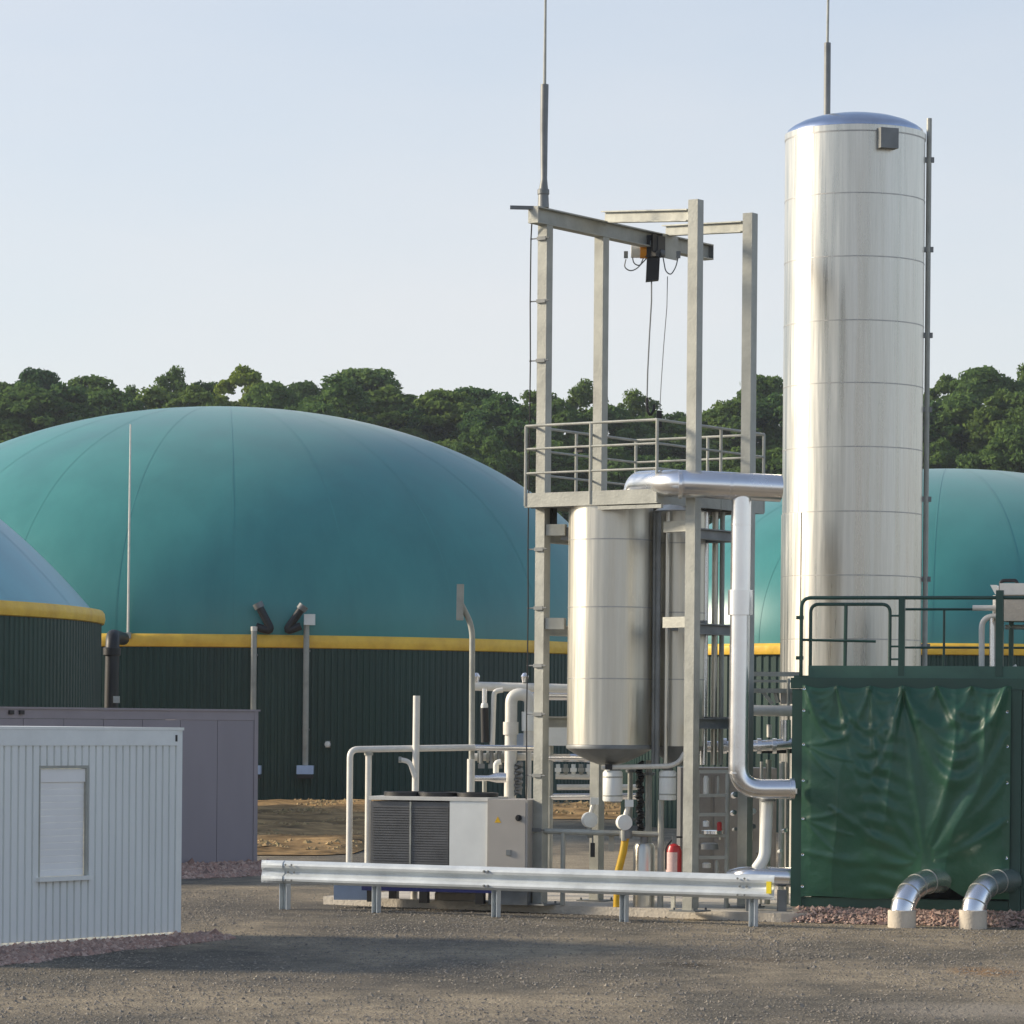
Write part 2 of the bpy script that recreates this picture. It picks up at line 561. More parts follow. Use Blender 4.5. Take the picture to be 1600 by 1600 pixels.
MT['clod'] = stonemat('straw and clods', [(0.16, 0.11, 0.055), (0.36, 0.24, 0.11), (0.26, 0.18, 0.08), (0.46, 0.32, 0.15), (0.20, 0.16, 0.07)])
def clods():
    rg = np.random.default_rng(9)
    n = 26000
    x = rg.uniform(-15, 14, n); y = rg.uniform(71, 113.3, n)
    f_ = np.clip((x + 3.4) / 2.0, 0, 1); near = 71 + 29 * f_ * f_ * (3 - 2 * f_) + rg.normal(0, .5, n)
    dn_ = np.array([noise.noise(Vector((a * .6, b_ * .4, 7.0))) for a, b_ in zip(x, y)])
    k = (y > near) & (dn_ + rg.uniform(-.6, .6, n) > -.15)
    pos = np.stack([x, y, .13 + .16 * dn_], -1)[k]
    return stones('soil_clods', pos, 0.055, MT['clod'], 12)

# wooded hill behind the tanks
def hill_h(x, y):
    t = min(1, max(0, (y - 205) / 120))
    return -0.4 + 15.0 * t * t * (3 - 2 * t) + 1.2 * noise.noise(Vector((x * .02, y * .02, 3)))
def hill():
    xs = np.linspace(-420, 420, 60); ys = np.concatenate([np.linspace(195, 330, 28), np.linspace(345, 900, 12)])
    vs_ = [(x, y, hill_h(x, y)) for y in ys for x in xs]
    n = len(xs)
    fs = [(j * n + i, j * n + i + 1, (j + 1) * n + i + 1, (j + 1) * n + i) for j in range(len(ys) - 1) for i in range(n - 1)]
    b = MB(); b.add(vs_, fs, True)
    return b.build('hill', 'grass')
tag(hill(), kind='structure')

# concrete slab under the plant
SF = GZ(1240, 1442, 0.0)                       # its front right corner
def slab():
    b = MB()
    L = GZ(505, 1413, 0.0)
    d = (L - SF); d.z = 0; d.normalize()
    n = Vector((-d.y, d.x, 0))
    if n.y < 0: n = -n
    ln = (L - SF).length
    q = []
    for k in range(9):                         # rounded front right corner
        a = math.pi / 2 * k / 8
        q.append(SF + d * (0.5 - 0.5 * math.sin(a)) + n * (0.5 - 0.5 * math.cos(a)) - d * 0.1)
    q += [SF + n * 9.5 - d * 0.1, SF + d * ln + n * 9.5, SF + d * ln]
    q = [p.copy() for p in q]
    m = len(q)
    lo = [Vector((p.x, p.y, -0.05)) for p in q]
    hi = [Vector((p.x, p.y, SLAB)) for p in q]
    b.add(lo + hi, [tuple(range(m, 2 * m))] + [((i + 1) % m, i, m + i, m + (i + 1) % m) for i in range(m)])
    o = b.build('concrete_slab', 'concrete')
    bm = bmesh.new(); bm.from_mesh(o.data); bmesh.ops.recalc_face_normals(bm, faces=bm.faces); bm.to_mesh(o.data); bm.free()
    return o
tag(slab(), kind='structure')

# loose stones over the near yard, and three pinkish gravel beds
ST_V = np.array([(1, 0, 0), (0, 1, 0), (-1, 0, 0), (0, -1, 0), (0, 0, .7), (0, 0, -.7)], float)
ST_F = np.array([(0, 1, 4), (1, 2, 4), (2, 3, 4), (3, 0, 4)])
def stones(name, pos, size, m, seed):
    rg = np.random.default_rng(seed)
    n = len(pos)
    sc = size * np.exp(rg.normal(0, 0.38, n))
    an = rg.uniform(0, 6.283, n)
    v = ST_V[None] * (1 + rg.uniform(-.35, .35, (n, 6, 3)))
    c, s = np.cos(an)[:, None], np.sin(an)[:, None]
    x = v[..., 0] * c - v[..., 1] * s
    y = v[..., 0] * s + v[..., 1] * c
    tilt = rg.uniform(-.5, .5, (n, 1))
    z = v[..., 2] + tilt * x * 0.6
    vv = np.stack([x, y, z], -1) * sc[:, None, None] + pos[:, None, :]
    ff = ST_F[None] + (np.arange(n) * 6)[:, None, None]
    me = npmesh(name, vv.reshape(-1, 3), ff.reshape(-1, 3), m)
    o = bpy.data.objects.new(name, me)
    COL.objects.link(o)
    return o
def yard_gravel():
    rg = np.random.default_rng(3)
    n = 90000
    y = 29 + 27 * rg.random(n) ** 0.8
    x = (rg.random(n) - .5) * 2 * (y * 0.152 + .4)
    keep = []
    dens = np.array([noise.noise(Vector((a * .5, b_ * .3, 2.0))) for a, b_ in zip(x, y)])
    keep = dens + rg.uniform(-.55, .55, n) > -0.1
    pos = np.stack([x, y, np.full(n, 0.004)], -1)[keep]
    return stones('gravel', pos, 0.011, MT['gravel'], 5)
tag(clods(), 'straw and clods littering the brown soil before the tanks', 'soil', kind='stuff')
tag(yard_gravel(), 'small grey and buff stones loose over the yard surface', 'gravel', kind='stuff')

def bed(name, line, wid, hgt, label, seed, cover, size=0.026, taper=None):
    """A low bank of stones along a polyline (list of ground points), width wid, crest height hgt."""
    rg = np.random.default_rng(seed)
    pts = []
    segs = [(line[i], line[i + 1]) for i in range(len(line) - 1)]
    for a, b_ in segs:
        L = (b_ - a).length
        n = int(L * wid * cover)
        d = (b_ - a).normalized(); nn = Vector((d.y, -d.x, 0))
        for _ in range(n):
            s = rg.uniform(0, L); t = rg.random()
            w = (wid if taper is None else wid + (taper - wid) * s / L) * (0.85 + 0.3 * noise.noise(Vector((s * .9, seed, 0))))
            fall = 1 - t
            p = a + d * s + nn * (w * t)
            pts.append((p.x, p.y, hgt * fall + rg.uniform(-.01, .012)))
    return tag(stones(name, np.array(pts), size, MT['pinkgravel'], seed), label, 'gravel', kind='stuff')


# ================================================================== TREES BEHIND
def crown_mesh(i, full, leaves, ragged):
    """crown 20 m tall and 8 m wide in unit size 1: many leaf clumps on a rounded column"""
    rg = np.random.default_rng(100 + i)
    HT, WD = 20.0, 8.0
    cs, rs = [], []
    n = 150
    for k in range(n):
        h = 1 - rg.random() ** 1.15 * 0.88                 # more clumps high up
        a = rg.uniform(0, 6.283)
        t = (1 - h) / .30
        env = (WD / 2 - .9) * (math.sqrt(max(0, 1 - (1 - min(1, t)) ** 2)) if t < 1 else 1 - .25 * (t - 1) / 2.3)
        env *= 1 + ragged * (noise.noise(Vector((math.cos(a) * 1.2 + i * 3, math.sin(a) * 1.2, h * 5))))
        rad = env * (rg.uniform(.45, 1.0) ** .6)
        rr = rg.uniform(.40, 1.15) * (1 - .2 * ragged)
        cs.append((rad * math.cos(a), rad * math.sin(a), h * HT - rr * .8 + rg.uniform(-.4, .5) * ragged))
        rs.append(rr)
    cs, rs = np.array(cs), np.array(rs)
    w = rs ** 2; w /= w.sum()
    idx = rg.choice(len(rs), leaves, p=w)
    d = rg.normal(size=(leaves, 3)); d /= np.linalg.norm(d, axis=1)[:, None]
    d[:, 2] = np.where(d[:, 2] < -.35, -d[:, 2], d[:, 2])
    rr = rs[idx] * (0.35 + 1.0 * rg.random(leaves))
    p = cs[idx] + d * rr[:, None] * np.array([1, 1, .75])
    nrm = d * .8 + rg.normal(size=(leaves, 3)) * .65
    nrm /= np.linalg.norm(nrm, axis=1)[:, None]
    t = np.cross(nrm, rg.normal(size=(leaves, 3))); t /= np.linalg.norm(t, axis=1)[:, None]
    b = np.cross(nrm, t)
    sz = rg.uniform(.09, .22, leaves)[:, None]
    q = np.stack([p - t * sz * 1.3, p - b * sz * .75, p + t * sz * 1.3, p + b * sz * .75], 1)
    q = q.reshape(-1, 3) / np.array([WD, WD, HT])
    f = np.arange(leaves * 4).reshape(-1, 4)
    return npmesh('crown', q, f, MT['leaf'])
def trunk_mesh(i):
    b = MB()
    rg = random.Random(i)
    b.tube([(0, 0, -.03), (.01, 0, .2), (-.01, .01, .45), (0.01, 0, .8)], 0, 7, True, rs=[.022, .018, .013, .004])
    for k in range(6):
        a = rg.uniform(0, 6.28); h = rg.uniform(.25, .6)
        e = Vector((math.cos(a) * .22, math.sin(a) * .22, h + .16))
        b.tube([(0, 0, h), tuple(e * .5 + Vector((0, 0, h * .5 - .02))), tuple(e)], 0, 5, False, rs=[.009, .006, .002])
    me = bpy.data.meshes.new('trunk')
    me.from_pydata(b.v, [], b.f); me.materials.append(MT['bark']); me.update()
    return me
CROWNS = [crown_mesh(0, 1, 32000, .5), crown_mesh(1, 1, 30000, .6), crown_mesh(2, 1, 34000, .4), crown_mesh(3, .7, 17000, 1.0), crown_mesh(4, 1, 30000, .5), crown_mesh(5, 1, 33000, .45)]
TRUNKS = [trunk_mesh(i) for i in range(3)]
NTREE = 0
def tree(px, top, wpx, D, var, label, squash=1.0):
    global NTREE
    base = P(px, 1100, D)
    gz = hill_h(base.x, base.y)
    h = P(px, top, D).z - gz
    wid = M(wpx, D)
    r = thing('broadleaf_tree', label, 'tree', Vector((base.x, base.y, gz)), 'trees of the wood on the hill behind the tanks')
    for me, nm in ((CROWNS[var % 6], 'crown'), (TRUNKS[NTREE % 3], 'trunk')):
        o = bpy.data.objects.new(nm, me)
        COL.objects.link(o)
        o.parent = r
        s = wid * 1.6
        o.scale = (s, s, h)
        o.rotation_euler = (0, 0, NTREE * 2.4)
        o.color = (1.5, 1.35, 0.9, 1) if 'bright ' in label and 'behind' not in label and 'right of' not in label else (1.3, 1.25, 1.3, 1) if 'wide pale' in label and 'right of the wide' not in label else (.72, .78, .9, 1) if 'dark' in label else (1.05, 1.05, 1.0, 1)
    NTREE += 1
    return r
TREES = [
    # px, top row, width, distance, crown type, label
    (4, 598, 70, 296, 2, 'dark tree at the left end of the wood skyline'),
    (55, 577, 78, 300, 4, 'tall dark tree with a rounded top, second crown from the left of the wood'),
    (140, 588, 110, 297, 2, 'broad tree with a flat top behind the left shoulder of the large dome'),
    (200, 606, 60, 300, 3, 'low thin tree just left of the gap in the skyline over the large dome'),
    (272, 576, 64, 303, 3, 'loose tree with sky showing through beside the skyline gap'),
    (318, 592, 70, 304, 0, 'dark tree tucked behind the brighter crown over the large dome'),
    (376, 576, 96, 296, 5, 'bright yellow green rounded tree directly above the top of the large dome'),
    (470, 597, 92, 300, 2, 'low rounded dark tree right of the bright crown over the large dome'),
    (570, 575, 112, 305, 4, 'wide pale tree with the highest crown right of the large dome top'),
    (640, 640, 90, 285, 2, 'dark tree behind the right shoulder of the large dome'),
    (735, 606, 116, 298, 2, 'broad flat topped tree right of the wide pale crown'),
    (830, 606, 80, 300, 0, 'tree behind the left post of the hoist frame'),
    (912, 596, 70, 303, 3, 'thin tree between the two left posts of the hoist frame'),
    (985, 612, 74, 300, 3, 'small airy tree behind the hanging hoist chain'),
    (1055, 646, 64, 302, 1, 'short tree left of the tall front post of the hoist frame'),
    (1122, 630, 60, 300, 3, 'sparse tree between the two right posts of the hoist frame'),
    (1190, 586, 84, 298, 4, 'full tree touching the left edge of the steel tower'),
    (1280, 590, 110, 300, 2, 'tree behind the steel tower'),
    (1395, 600, 100, 300, 0, 'tree behind the right side of the steel tower'),
    (1475, 590, 80, 301, 5, 'tree just right of the thin pole on the steel tower'),
    (1530, 574, 108, 298, 2, 'rounded full tree on the skyline right of the steel tower'),
    (1596, 572, 60, 304, 3, 'loose tree at the right end of the wood skyline'),
]
for a in TREES:
    tree(*a)
rg = random.Random(11)
MIDROW = [(-10, 640), (35, 625), (95, 625), (165, 632), (235, 630), (300, 628), (420, 620), (520, 612), (600, 630), (690, 632), (780, 640), (865, 650), (945, 655),
          (1020, 668), (1090, 672), (1150, 650), (1215, 640), (1330, 640), (1440, 650), (1500, 640), (1568, 635), (1615, 630)]
SEEN = set()
def once(l):
    while l in SEEN:
        l = l.replace('low tree at', 'another low tree at').replace('tree below', 'next tree below')
    SEEN.add(l)
    return l
def where(px):
    for lim, w_ in ((60, 'at the left edge of the picture'), (190, 'behind the left shoulder of the large dome'), (330, 'left of the top of the large dome'), (480, 'right over the top of the large dome'),
                    (660, 'right of the top of the large dome'), (760, 'behind the right shoulder of the large dome'), (830, 'just left of the steel frame'), (880, 'behind the left front post of the frame'),
                    (935, 'left of the back left post of the frame'), (1000, 'right of the back left post of the frame'), (1060, 'behind the hanging hoist chain'), (1100, 'behind the front right post of the frame'),
                    (1170, 'between the two right posts of the frame'), (1230, 'at the left edge of the steel tower'), (1420, 'hidden mostly by the steel tower'), (1490, 'just right of the steel tower'),
                    (1545, 'above the middle of the right dome'), (1600, 'near the right edge of the picture')):
        if px < lim: return w_
    return 'cut by the right edge of the picture'
for i, (px, ty) in enumerate(MIDROW):
    tree(px, ty - 22, rg.uniform(95, 135), 284 + rg.uniform(-4, 4), i * 2 + 1 if i % 3 else 2, once('tree below the wood skyline ' + where(px)))
LOW = [(-5, 690), (45, 682), (690, 690), (745, 668), (800, 700), (850, 690), (900, 710), (950, 700), (1000, 712), (1050, 720), (1105, 718), (1160, 700), (1215, 700),
       (1300, 710), (1400, 705), (1465, 690), (1520, 705), (1580, 668), (1625, 690)]
for i, (px, ty) in enumerate(LOW):
    tree(px, ty, rg.uniform(85, 120), 262 + rg.uniform(-5, 5), i + 2, once('low tree at the wood front ' + where(px)))

# ================================================================== TANKS
def tank(name, label, c, r, zt, bdome, band_h, m_dome, exp=2.0, seam_n=24, cap=0):
    root = thing(name, label, 'tank', Vector((c.x, c.y, 0)))
    c = Vector((c.x, c.y, 0))
    n = int(2 * math.pi * r / 0.22)
    vs_, fs = [], []
    k = 0
    for i in range(n):
        for fr, dr in ((0.0, 0.015), (0.30, 0.015), (0.42, 0.045), (0.88, 0.045)):
            a = 2 * math.pi * (i + fr) / n
            rr = r - 0.045 + dr
            for z in (-0.05, zt - band_h * 0.6):
                vs_.append((c.x + rr * math.cos(a), c.y + rr * math.sin(a), z))
            k += 1
    for i in range(k):
        j = (i + 1) % k
        fs.append((2 * i, 2 * j, 2 * j + 1, 2 * i + 1))
    MB().add(vs_, fs).build('corrugated_wall', 'wall', root)
    b = MB()
    b.lathe(c, [(r + .02, zt - band_h), (r + .07, zt - band_h * .94), (r + .10, zt - band_h * .6), (r + .085, zt - band_h * .2), (r + .03, zt), (r - .1, zt + .015)], 160)
    b.build('edge_band', 'band', root)
    prof = []
    N = 40
    for i in range(N + 1):
        t = math.pi / 2 * i / N
        prof.append(((r - .02) * max(0.0, math.cos(t)) ** (2 / exp), zt - .02 + bdome * math.sin(t) ** (2 / exp)))
    if cap:                                              # spherical cap meeting the rim at an angle
        prof = []
        ca = R(cap)
        for i in range(N + 1):
            w = ca * (1 - i / N)
            prof.append((max(.001, r * .985 * math.sin(w) / math.sin(ca)), zt - .02 + r * .985 * (math.cos(w) - math.cos(ca)) / math.sin(ca)))
    prof[-1] = (0.001, prof[-1][1])
    dm = MB().lathe(c, prof, 160).build('membrane_dome', m_dome, root)
    # welded laps between the gores: thin raised strips from rim to crown
    w = 0.045
    sv, sf = [], []
    for i, (rr, z) in enumerate(prof[:-5]):
        nr = Vector((math.cos(math.pi / 2 * i / N) / r, 0, math.sin(math.pi / 2 * i / N) / bdome)).normalized() * 0.004
        for s in (-1, 1):
            sv.append((rr + nr.x, s * w / 2, z + nr.z))
        if i:
            a = 2 * i
            sf.append((a - 2, a - 1, a + 1, a))
    me = bpy.data.meshes.new('weld_seam')
    me.from_pydata(sv, [], sf)
    for p in me.polygons: p.use_smooth = True
    me.materials.append(MT['domeseam'] if m_dome == 'dome' else MT['domesky'])
    for k in range(seam_n):
        o = bpy.data.objects.new('weld_seam', me)
        COL.objects.link(o)
        o.parent = dm
        o.rotation_euler = (0, 0, 2 * math.pi * (k + .37) / seam_n)
    return root
ZT = 5.5
C_MAIN = Vector(((352 - 800) / FPX * 128.7, 128.7, 0))
tank('biogas_tank', 'large green tank with the tallest teal dome, left of the steel frame', C_MAIN, 14.7, ZT, 8.62, 0.42, 'dome', 2.0)
C_RT = Vector(((1478 - 800) / FPX * 96.0, 96.0, 0))
tank('biogas_tank', 'green domed tank partly hidden behind the tall steel tower on the right', C_RT, 8.85, 4.77, 4.95, 0.29, 'dome', 2.05)
C_LT = Vector((-24.75, 91.2, 0))
tank('biogas_tank', 'nearer tank cut by the left edge with a bluish cone roof and yellow band', C_LT, 14.0, 5.55, 7.6, 0.36, 'domesky', cap=50)

# ---- fittings on the big tank
def surf(px, c, r, extra=0.12):                     # point on the near side of a tank at picture column px
    a, _ = ray(px, 1000)
    # solve |(a*D, D) - c| = r + extra, near root
    A = a * a + 1; B = -2 * (a * c.x + c.y); Cc = c.x ** 2 + c.y ** 2 - (r + extra) ** 2
    D = (-B - math.sqrt(B * B - 4 * A * Cc)) / (2 * A)
    return D
D0 = surf(200, C_MAIN, 14.7)
p0, p1 = P(200, 988, D0), P(204, 663, D0)
lr = thing('lightning_rod', 'tall thin pale rod standing on the rim in front of the large dome', 'rod', p0)
MB().tube([p0, p0.lerp(p1, .5), p1], 0, 8, True, rs=[.04, .036, .025]).build('rod', 'whitepipe', lr)
MB().cbox(p0 + Vector((0, .1, -.1)), .2, .3, .2).build('rim_bracket', 'galv', lr)

def gauge_pipe(px, top, bot, label, cap, hose):
    D = surf(px, C_MAIN, 14.7, .35)
    a, b_ = P(px, top, D), P(px - 2, bot, D)
    t = thing('overflow_pipe', label, 'pipe', b_, 'grey pipes up the wall of the large tank')
    MB().tube([b_, a], M(4.6, D), 12).build('pipe', 'galv', t)
    w = M(13, D)
    hd = MB()
    hd.hexa(b_ + Vector((-w * 1.0, -.25, -.28)), b_ + Vector((w * 1.0, -.25, -.28)), b_ + Vector((w * 1.0, .25, -.28)), b_ + Vector((-w * 1.0, .25, -.28)), Vector((0, .06, .28)))
    hd.build('hood', 'bluegrey', t)
    MB().cbox(b_ + Vector((0, 0, -.36)), w * 1.9, .44, .12).build('base_box', 'black', t)
    for f in (.25, .8):
        MB().cbox(b_.lerp(a, f) + Vector((0, .14, 0)), .22, .36, .06).build('clamp', 'galvdark', t)
    if cap:
        MB().cbox(a + Vector((.1, 0, .08)), M(17, D), M(14, D), M(17, D)).build('head_box', 'white', t)
    else:
        MB().lathe(a, [(0.001, .03), (M(5.2, D), .02), (M(5.2, D), -.12)], 12).build('cap', 'whitepipe', t)
    return t
gauge_pipe(397, 980, 1196, 'grey pipe on the large tank wall rising behind the mauve container corner', False, 1)
gauge_pipe(479, 972, 1196, 'grey pipe on the large tank wall with a white box on top', True, -1)
# black hoses leaning in a V over the rim
D1 = surf(430, C_MAIN, 14.7, .3)
def hose(p, label):
    t = thing('rubber_hose', label, 'hose', P(*p[-1], D1), 'black hoses bent over the rim of the large tank')
    pts = fillet([P(x, y, D1) for x, y in p], .35, 6)
    MB().tube(pts, .13, 12).build('hose', 'black', t)
    MB().tube([pts[0] * 1.0, pts[0] + (pts[0] - pts[1]).normalized() * .18], .17, 12).build('coupling', 'galvdark', t)
hose([(406, 950), (426, 988), (400, 979)], 'left one of two black hoses in a V over the tank rim')
hose([(470, 953), (445, 988), (470, 978)], 'right one of two black hoses in a V over the tank rim')
# wall lamp
D2 = surf(512, C_MAIN, 14.7, .1)
q = P(512, 1163, D2)
t = thing('wall_lamp', 'small white lamp on the dark green wall of the large tank', 'lamp', q)
MB().cbox(q + Vector((0, .06, 0)), .16, .12, .22).build('housing', 'galv', t)
MB().lathe(q, [(.001, .0), (.09, .02), (.10, .08), (.09, .16), (.001, .18)], 12, axis=(0, -1, 0)).build('lens', 'white', t)
# black downpipe between the tanks
D3 = 104.0
t = thing('downpipe', 'thick black pipe bent over between the left tank and the large tank', 'pipe', P(172, 1190, D3))
MB().tube(fillet([P(192, 998, D3 + 8), P(176, 994, D3), P(172, 1190, D3)], .5, 8), M(11, D3), 14).build('pipe', 'black', t)
MB().lathe(P(175, 1018, D3), [(M(13, D3), -.12), (M(14, D3), -.1), (M(14, D3), .1), (M(13, D3), .12)], 16).build('coupling', 'black', t)
MB().cbox(P(182, 1093, D3 - .3), .18, .12, .2).build('bracket', 'whitepipe', t)

# ================================================================== PALE CABIN (left front)
CB = GZ(283, 1468)
cd = -V
def corr(b, Q, d, n, s0, s1, z0, z1, pitch=0.122, depth=0.034):
    """trapezoid sheet from s0 to s1 along d, outward normal n"""
    prof = [(0.0, 0.0), (0.12, 0.0), (0.20, depth), (0.92, depth)]
    ss = [s0]
    k = math.floor(s0 / pitch)
    while True:
        for f, dd in prof:
            s = (k + f) * pitch
            if s > s0 and s < s1: ss.append(s)
        k += 1
        if k * pitch > s1: break
    ss.append(s1)
    def dep(s):
        f = (s / pitch) % 1.0
        pts = prof + [(1.0, 0.0)]
        for (a, da), (c_, dc) in zip(pts, pts[1:]):
            if a <= f <= c_: return da + (dc - da) * (f - a) / (c_ - a)
        return 0
    vs_ = []
    for s in ss:
        p = Q + d * s + n * (dep(s) - depth)
        vs_ += [p + Z * z0, p + Z * z1]
    m = len(ss)
    b.add(vs_, [(2 * i + 2, 2 * i, 2 * i + 1, 2 * i + 3) for i in range(m - 1)])
_, cz1 = hit(286, 1137, CB, cd)
CL, CW = 6.0, 2.45
t = thing('site_cabin', 'pale grey corrugated cabin with a shuttered window at the left edge', 'cabin', CB)
zb = .10
w0, wz1 = hit(139, 1196, CB, cd); w1, _ = hit(61, 1196, CB, cd)
_, wz0 = hit(100, 1374, CB, cd)
rail_h = 0.22
b = MB()
corr(b, CB, cd, U, 0.09, w0, zb, cz1 - rail_h)
corr(b, CB, cd, U, w1, CL, zb, cz1 - rail_h)
corr(b, CB, cd, U, w0, w1, wz1, cz1 - rail_h)
corr(b, CB, cd, U, w0, w1, zb, wz0)
b.build('corrugated_wall', 'cabin', t)
b = MB()
corr(b, CB, -U, V, 0.09, CW, zb, cz1 - rail_h); b.build('corrugated_wall', 'cabin', t)
b = MB()
corr(b, CB + cd * CL, -U, -V, 0.0, CW, zb, cz1 - rail_h); b.build('corrugated_wall', 'cabin', t)
MB().box(CB - U * .005 + Z * (zb - .06), cd * .085, -U * .085, Z * (cz1 - zb + .06)).build('corner_post', 'cabintrim', t)
# roof rail: fascia with a thin bright lip on top
MB().box(CB + Z * (cz1 - rail_h) + U * .012 + cd * .09, cd * (CL - .09), -U * .1, Z * (rail_h - .035)).build('roof_rail', 'cabintrim', t)
MB().box(CB + Z * (cz1 - .033) + U * .018 - cd * .004, cd * (CL + .02), -U * (CW + .03), Z * .035).build('roof', 'white', t)
MB().box(CB + Z * 0.0 - U * .03 + cd * .03, cd * (CL - .06), -U * (CW - .06), Z * (zb + .01)).build('floor_frame', 'cabintrim', t)
MB().box(CB + Z * (cz1 - .17) + U * .013 + cd * .12, cd * .035, U * .004, Z * .08).build('lifting_slot', 'black', t)
# window
wr = MB()
fw = .035
for (a0, a1, z0, z1) in ((w0, w1, wz1 - fw, wz1), (w0, w1, wz0, wz0 + fw), (w0, w0 + fw, wz0 + fw, wz1 - fw), (w1 - fw, w1, wz0 + fw, wz1 - fw)):
    wr.box(CB + cd * a0 + Z * z0 - U * .09, cd * (a1 - a0), U * .085, Z * (z1 - z0))
win = wr.build('window', 'galv', t)  # grey frame colour stands in for the dark line of the reveal
hb = .16
MB().box(CB + cd * (w0 + fw) + Z * (wz1 - fw - hb) - U * .075, cd * (w1 - w0 - 2 * fw), U * .05, Z * (hb - .004)).build('shutter_box', 'shutter', win)
zs0, zs1 = wz0 + fw + .002, wz1 - fw - hb
ns = 14
for i in range(ns):
    z0 = zs0 + (zs1 - zs0) * i / ns
    hh = (zs1 - zs0) / ns - .0006
    sl = MB()
    o = CB + cd * (w0 + fw + .003) + Z * z0 - U * .075
    L = cd * (w1 - w0 - 2 * fw - .006)
    pr = [(0.028, 0), (.0315, .003), (.032, hh * .5), (.0315, hh - .003), (.028, hh)]
    vv = [o + U * x + Z * z for x, z in pr] + [o + L + U * x + Z * z for x, z in pr]
    sl.add(vv, [(i_, i_ + 1, i_ + 6, i_ + 5) for i_ in range(4)] + [(4, 3, 2, 1, 0), (5, 6, 7, 8, 9)])
    sl.build('slat', 'shutter', win)
MB().box(CB + cd * (w0 - .03) + Z * (wz0 - .015) - U * .02, cd * (w1 - w0 + .06), U * .075, Z * .05).build('sill', 'white', win)

# pink gravel apron along the cabin
bed('pink_gravel', [CB + cd * 6 + U * .0, CB + U * .0 - cd * .6], 2.1, .05, 'pinkish gravel strip along the foot of the pale cabin', 21, 900, taper=.45)

# ================================================================== MAUVE CONTAINER
MQ = GZ(401, 1357)
md = Vector((-.68, -.733, 0)).normalized()
mn = Vector((-md.y, md.x, 0))
if mn.x < 0: mn = -mn
_, mz = hit(404, 1109, MQ, md)
t = thing('panel_container', 'mauve grey container of flush panels behind the pale cabin', 'container', MQ)
nP = 9
pw = 0.9
for i in range(nP):
    o = MQ + md * (.10 + i * pw) + Z * .06
    MB().box(o, md * (pw - .012), -mn * .06, Z * (mz - .06 - .20)).build('panel', 'mauve', t)
MB().box(MQ + mn * .012 + Z * 0, md * .095, -mn * .095, Z * mz).build('corner_post', 'mauvetrim', t)
MB().box(MQ + md * .097 + mn * .01 + Z * (mz - .195), md * (nP * pw), -mn * .1, Z * .16).build('roof_fascia', 'mauvetrim', t)
MB().box(MQ - md * .03 + mn * .035 + Z * (mz - .032), md * (nP * pw + .15), -mn * 2.6, Z * .035).build('roof', 'mauvetrim', t)
MB().box(MQ + md * .1 - mn * .03, md * (nP * pw), -mn * 2.5, Z * .055).build('base_frame', 'mauvetrim', t)
for i in range(3):
    MB().box(MQ - md * 0.0 - mn * (.10 + i * .8) + Z * .06, -mn * .79, md * .05, Z * (mz - .1)).build('panel', 'mauve', t)
for px in (16, 32):
    s, z = hit(px, 1113, MQ, md)
    MB().cbox(MQ + md * s + mn * .03 + Z * z, .10, .04, .07, md, mn).build('vent_cover', 'black', t)
bed('pink_gravel', [MQ + md * 8 , MQ - md * .25], 3.2, .12, 'pinkish gravel strip along the foot of the mauve container', 22, 300, .035, taper=2.6)

# ================================================================== GUARD RAIL
GL, GR = GZ(447, 1421), GZ(1177, 1448)
gd = (GR - GL); GLEN = gd.length; gd.normalize()
gn = Vector((gd.y, -gd.x, 0))                       # towards the camera
t = thing('crash_barrier', 'galvanised two wave guard rail on short posts in front of the plant', 'guard rail', GL)
s0, zt_ = hit(416, 1345, GL, gd)
s1, zt2 = hit(1216, 1366, GL, gd)
zr = (hit(446, 1346, GL, gd)[1] + hit(1177, 1364, GL, gd)[1]) / 2
WP = [(0.0, .165), (.035, .16), (.075, .125), (.082, .095), (.075, .06), (.012, .022), (0.0, 0.0), (.012, -.022), (.075, -.06), (.082, -.095), (.075, -.125), (.035, -.16), (0.0, -.165)]
zc = zr - .165
def wbeam(a, b_, off, flat=0.0, droop=0.0):
    m = MB()
    n = 8
    vs_, fs = [], []
    for side in (0, 1):
        for i in range(n + 1):
            s = a + (b_ - a) * i / n
            for x, z in WP:
                vs_.append(GL + gd * s + gn * (off + x * (1 - flat) + (-.004 if side else 0)) + Z * (zc + z))
    k = len(WP)
    for side in (0, 1):
        o = side * k * (n + 1)
        for i in range(n):
            for j in range(k - 1):
                q = (o + i * k + j, o + (i + 1) * k + j, o + (i + 1) * k + j + 1, o + i * k + j + 1)
                fs.append(q if side else q[::-1])
    m.add(vs_, fs, False)
    return m
pj = hit(775, 1380, GL, gd)[0]
seg = [(s0 + .28, pj), (pj - .16, s1 - .30)]
for i, (a, b_) in enumerate(seg):
    o = wbeam(a, b_, .06 + i * .006).build('rail_beam', 'rail', t)
    if i == 1:
        for k in range(2):
            for zz in (.10, -.10):
                MB().lathe(GL + gd * (pj - .05 - .06 * k) + gn * .148 + Z * (zc + zz), [(.001, .02), (.016, .018), (.018, 0)], 8, axis=gn).build('bolt', 'galvdark', o)
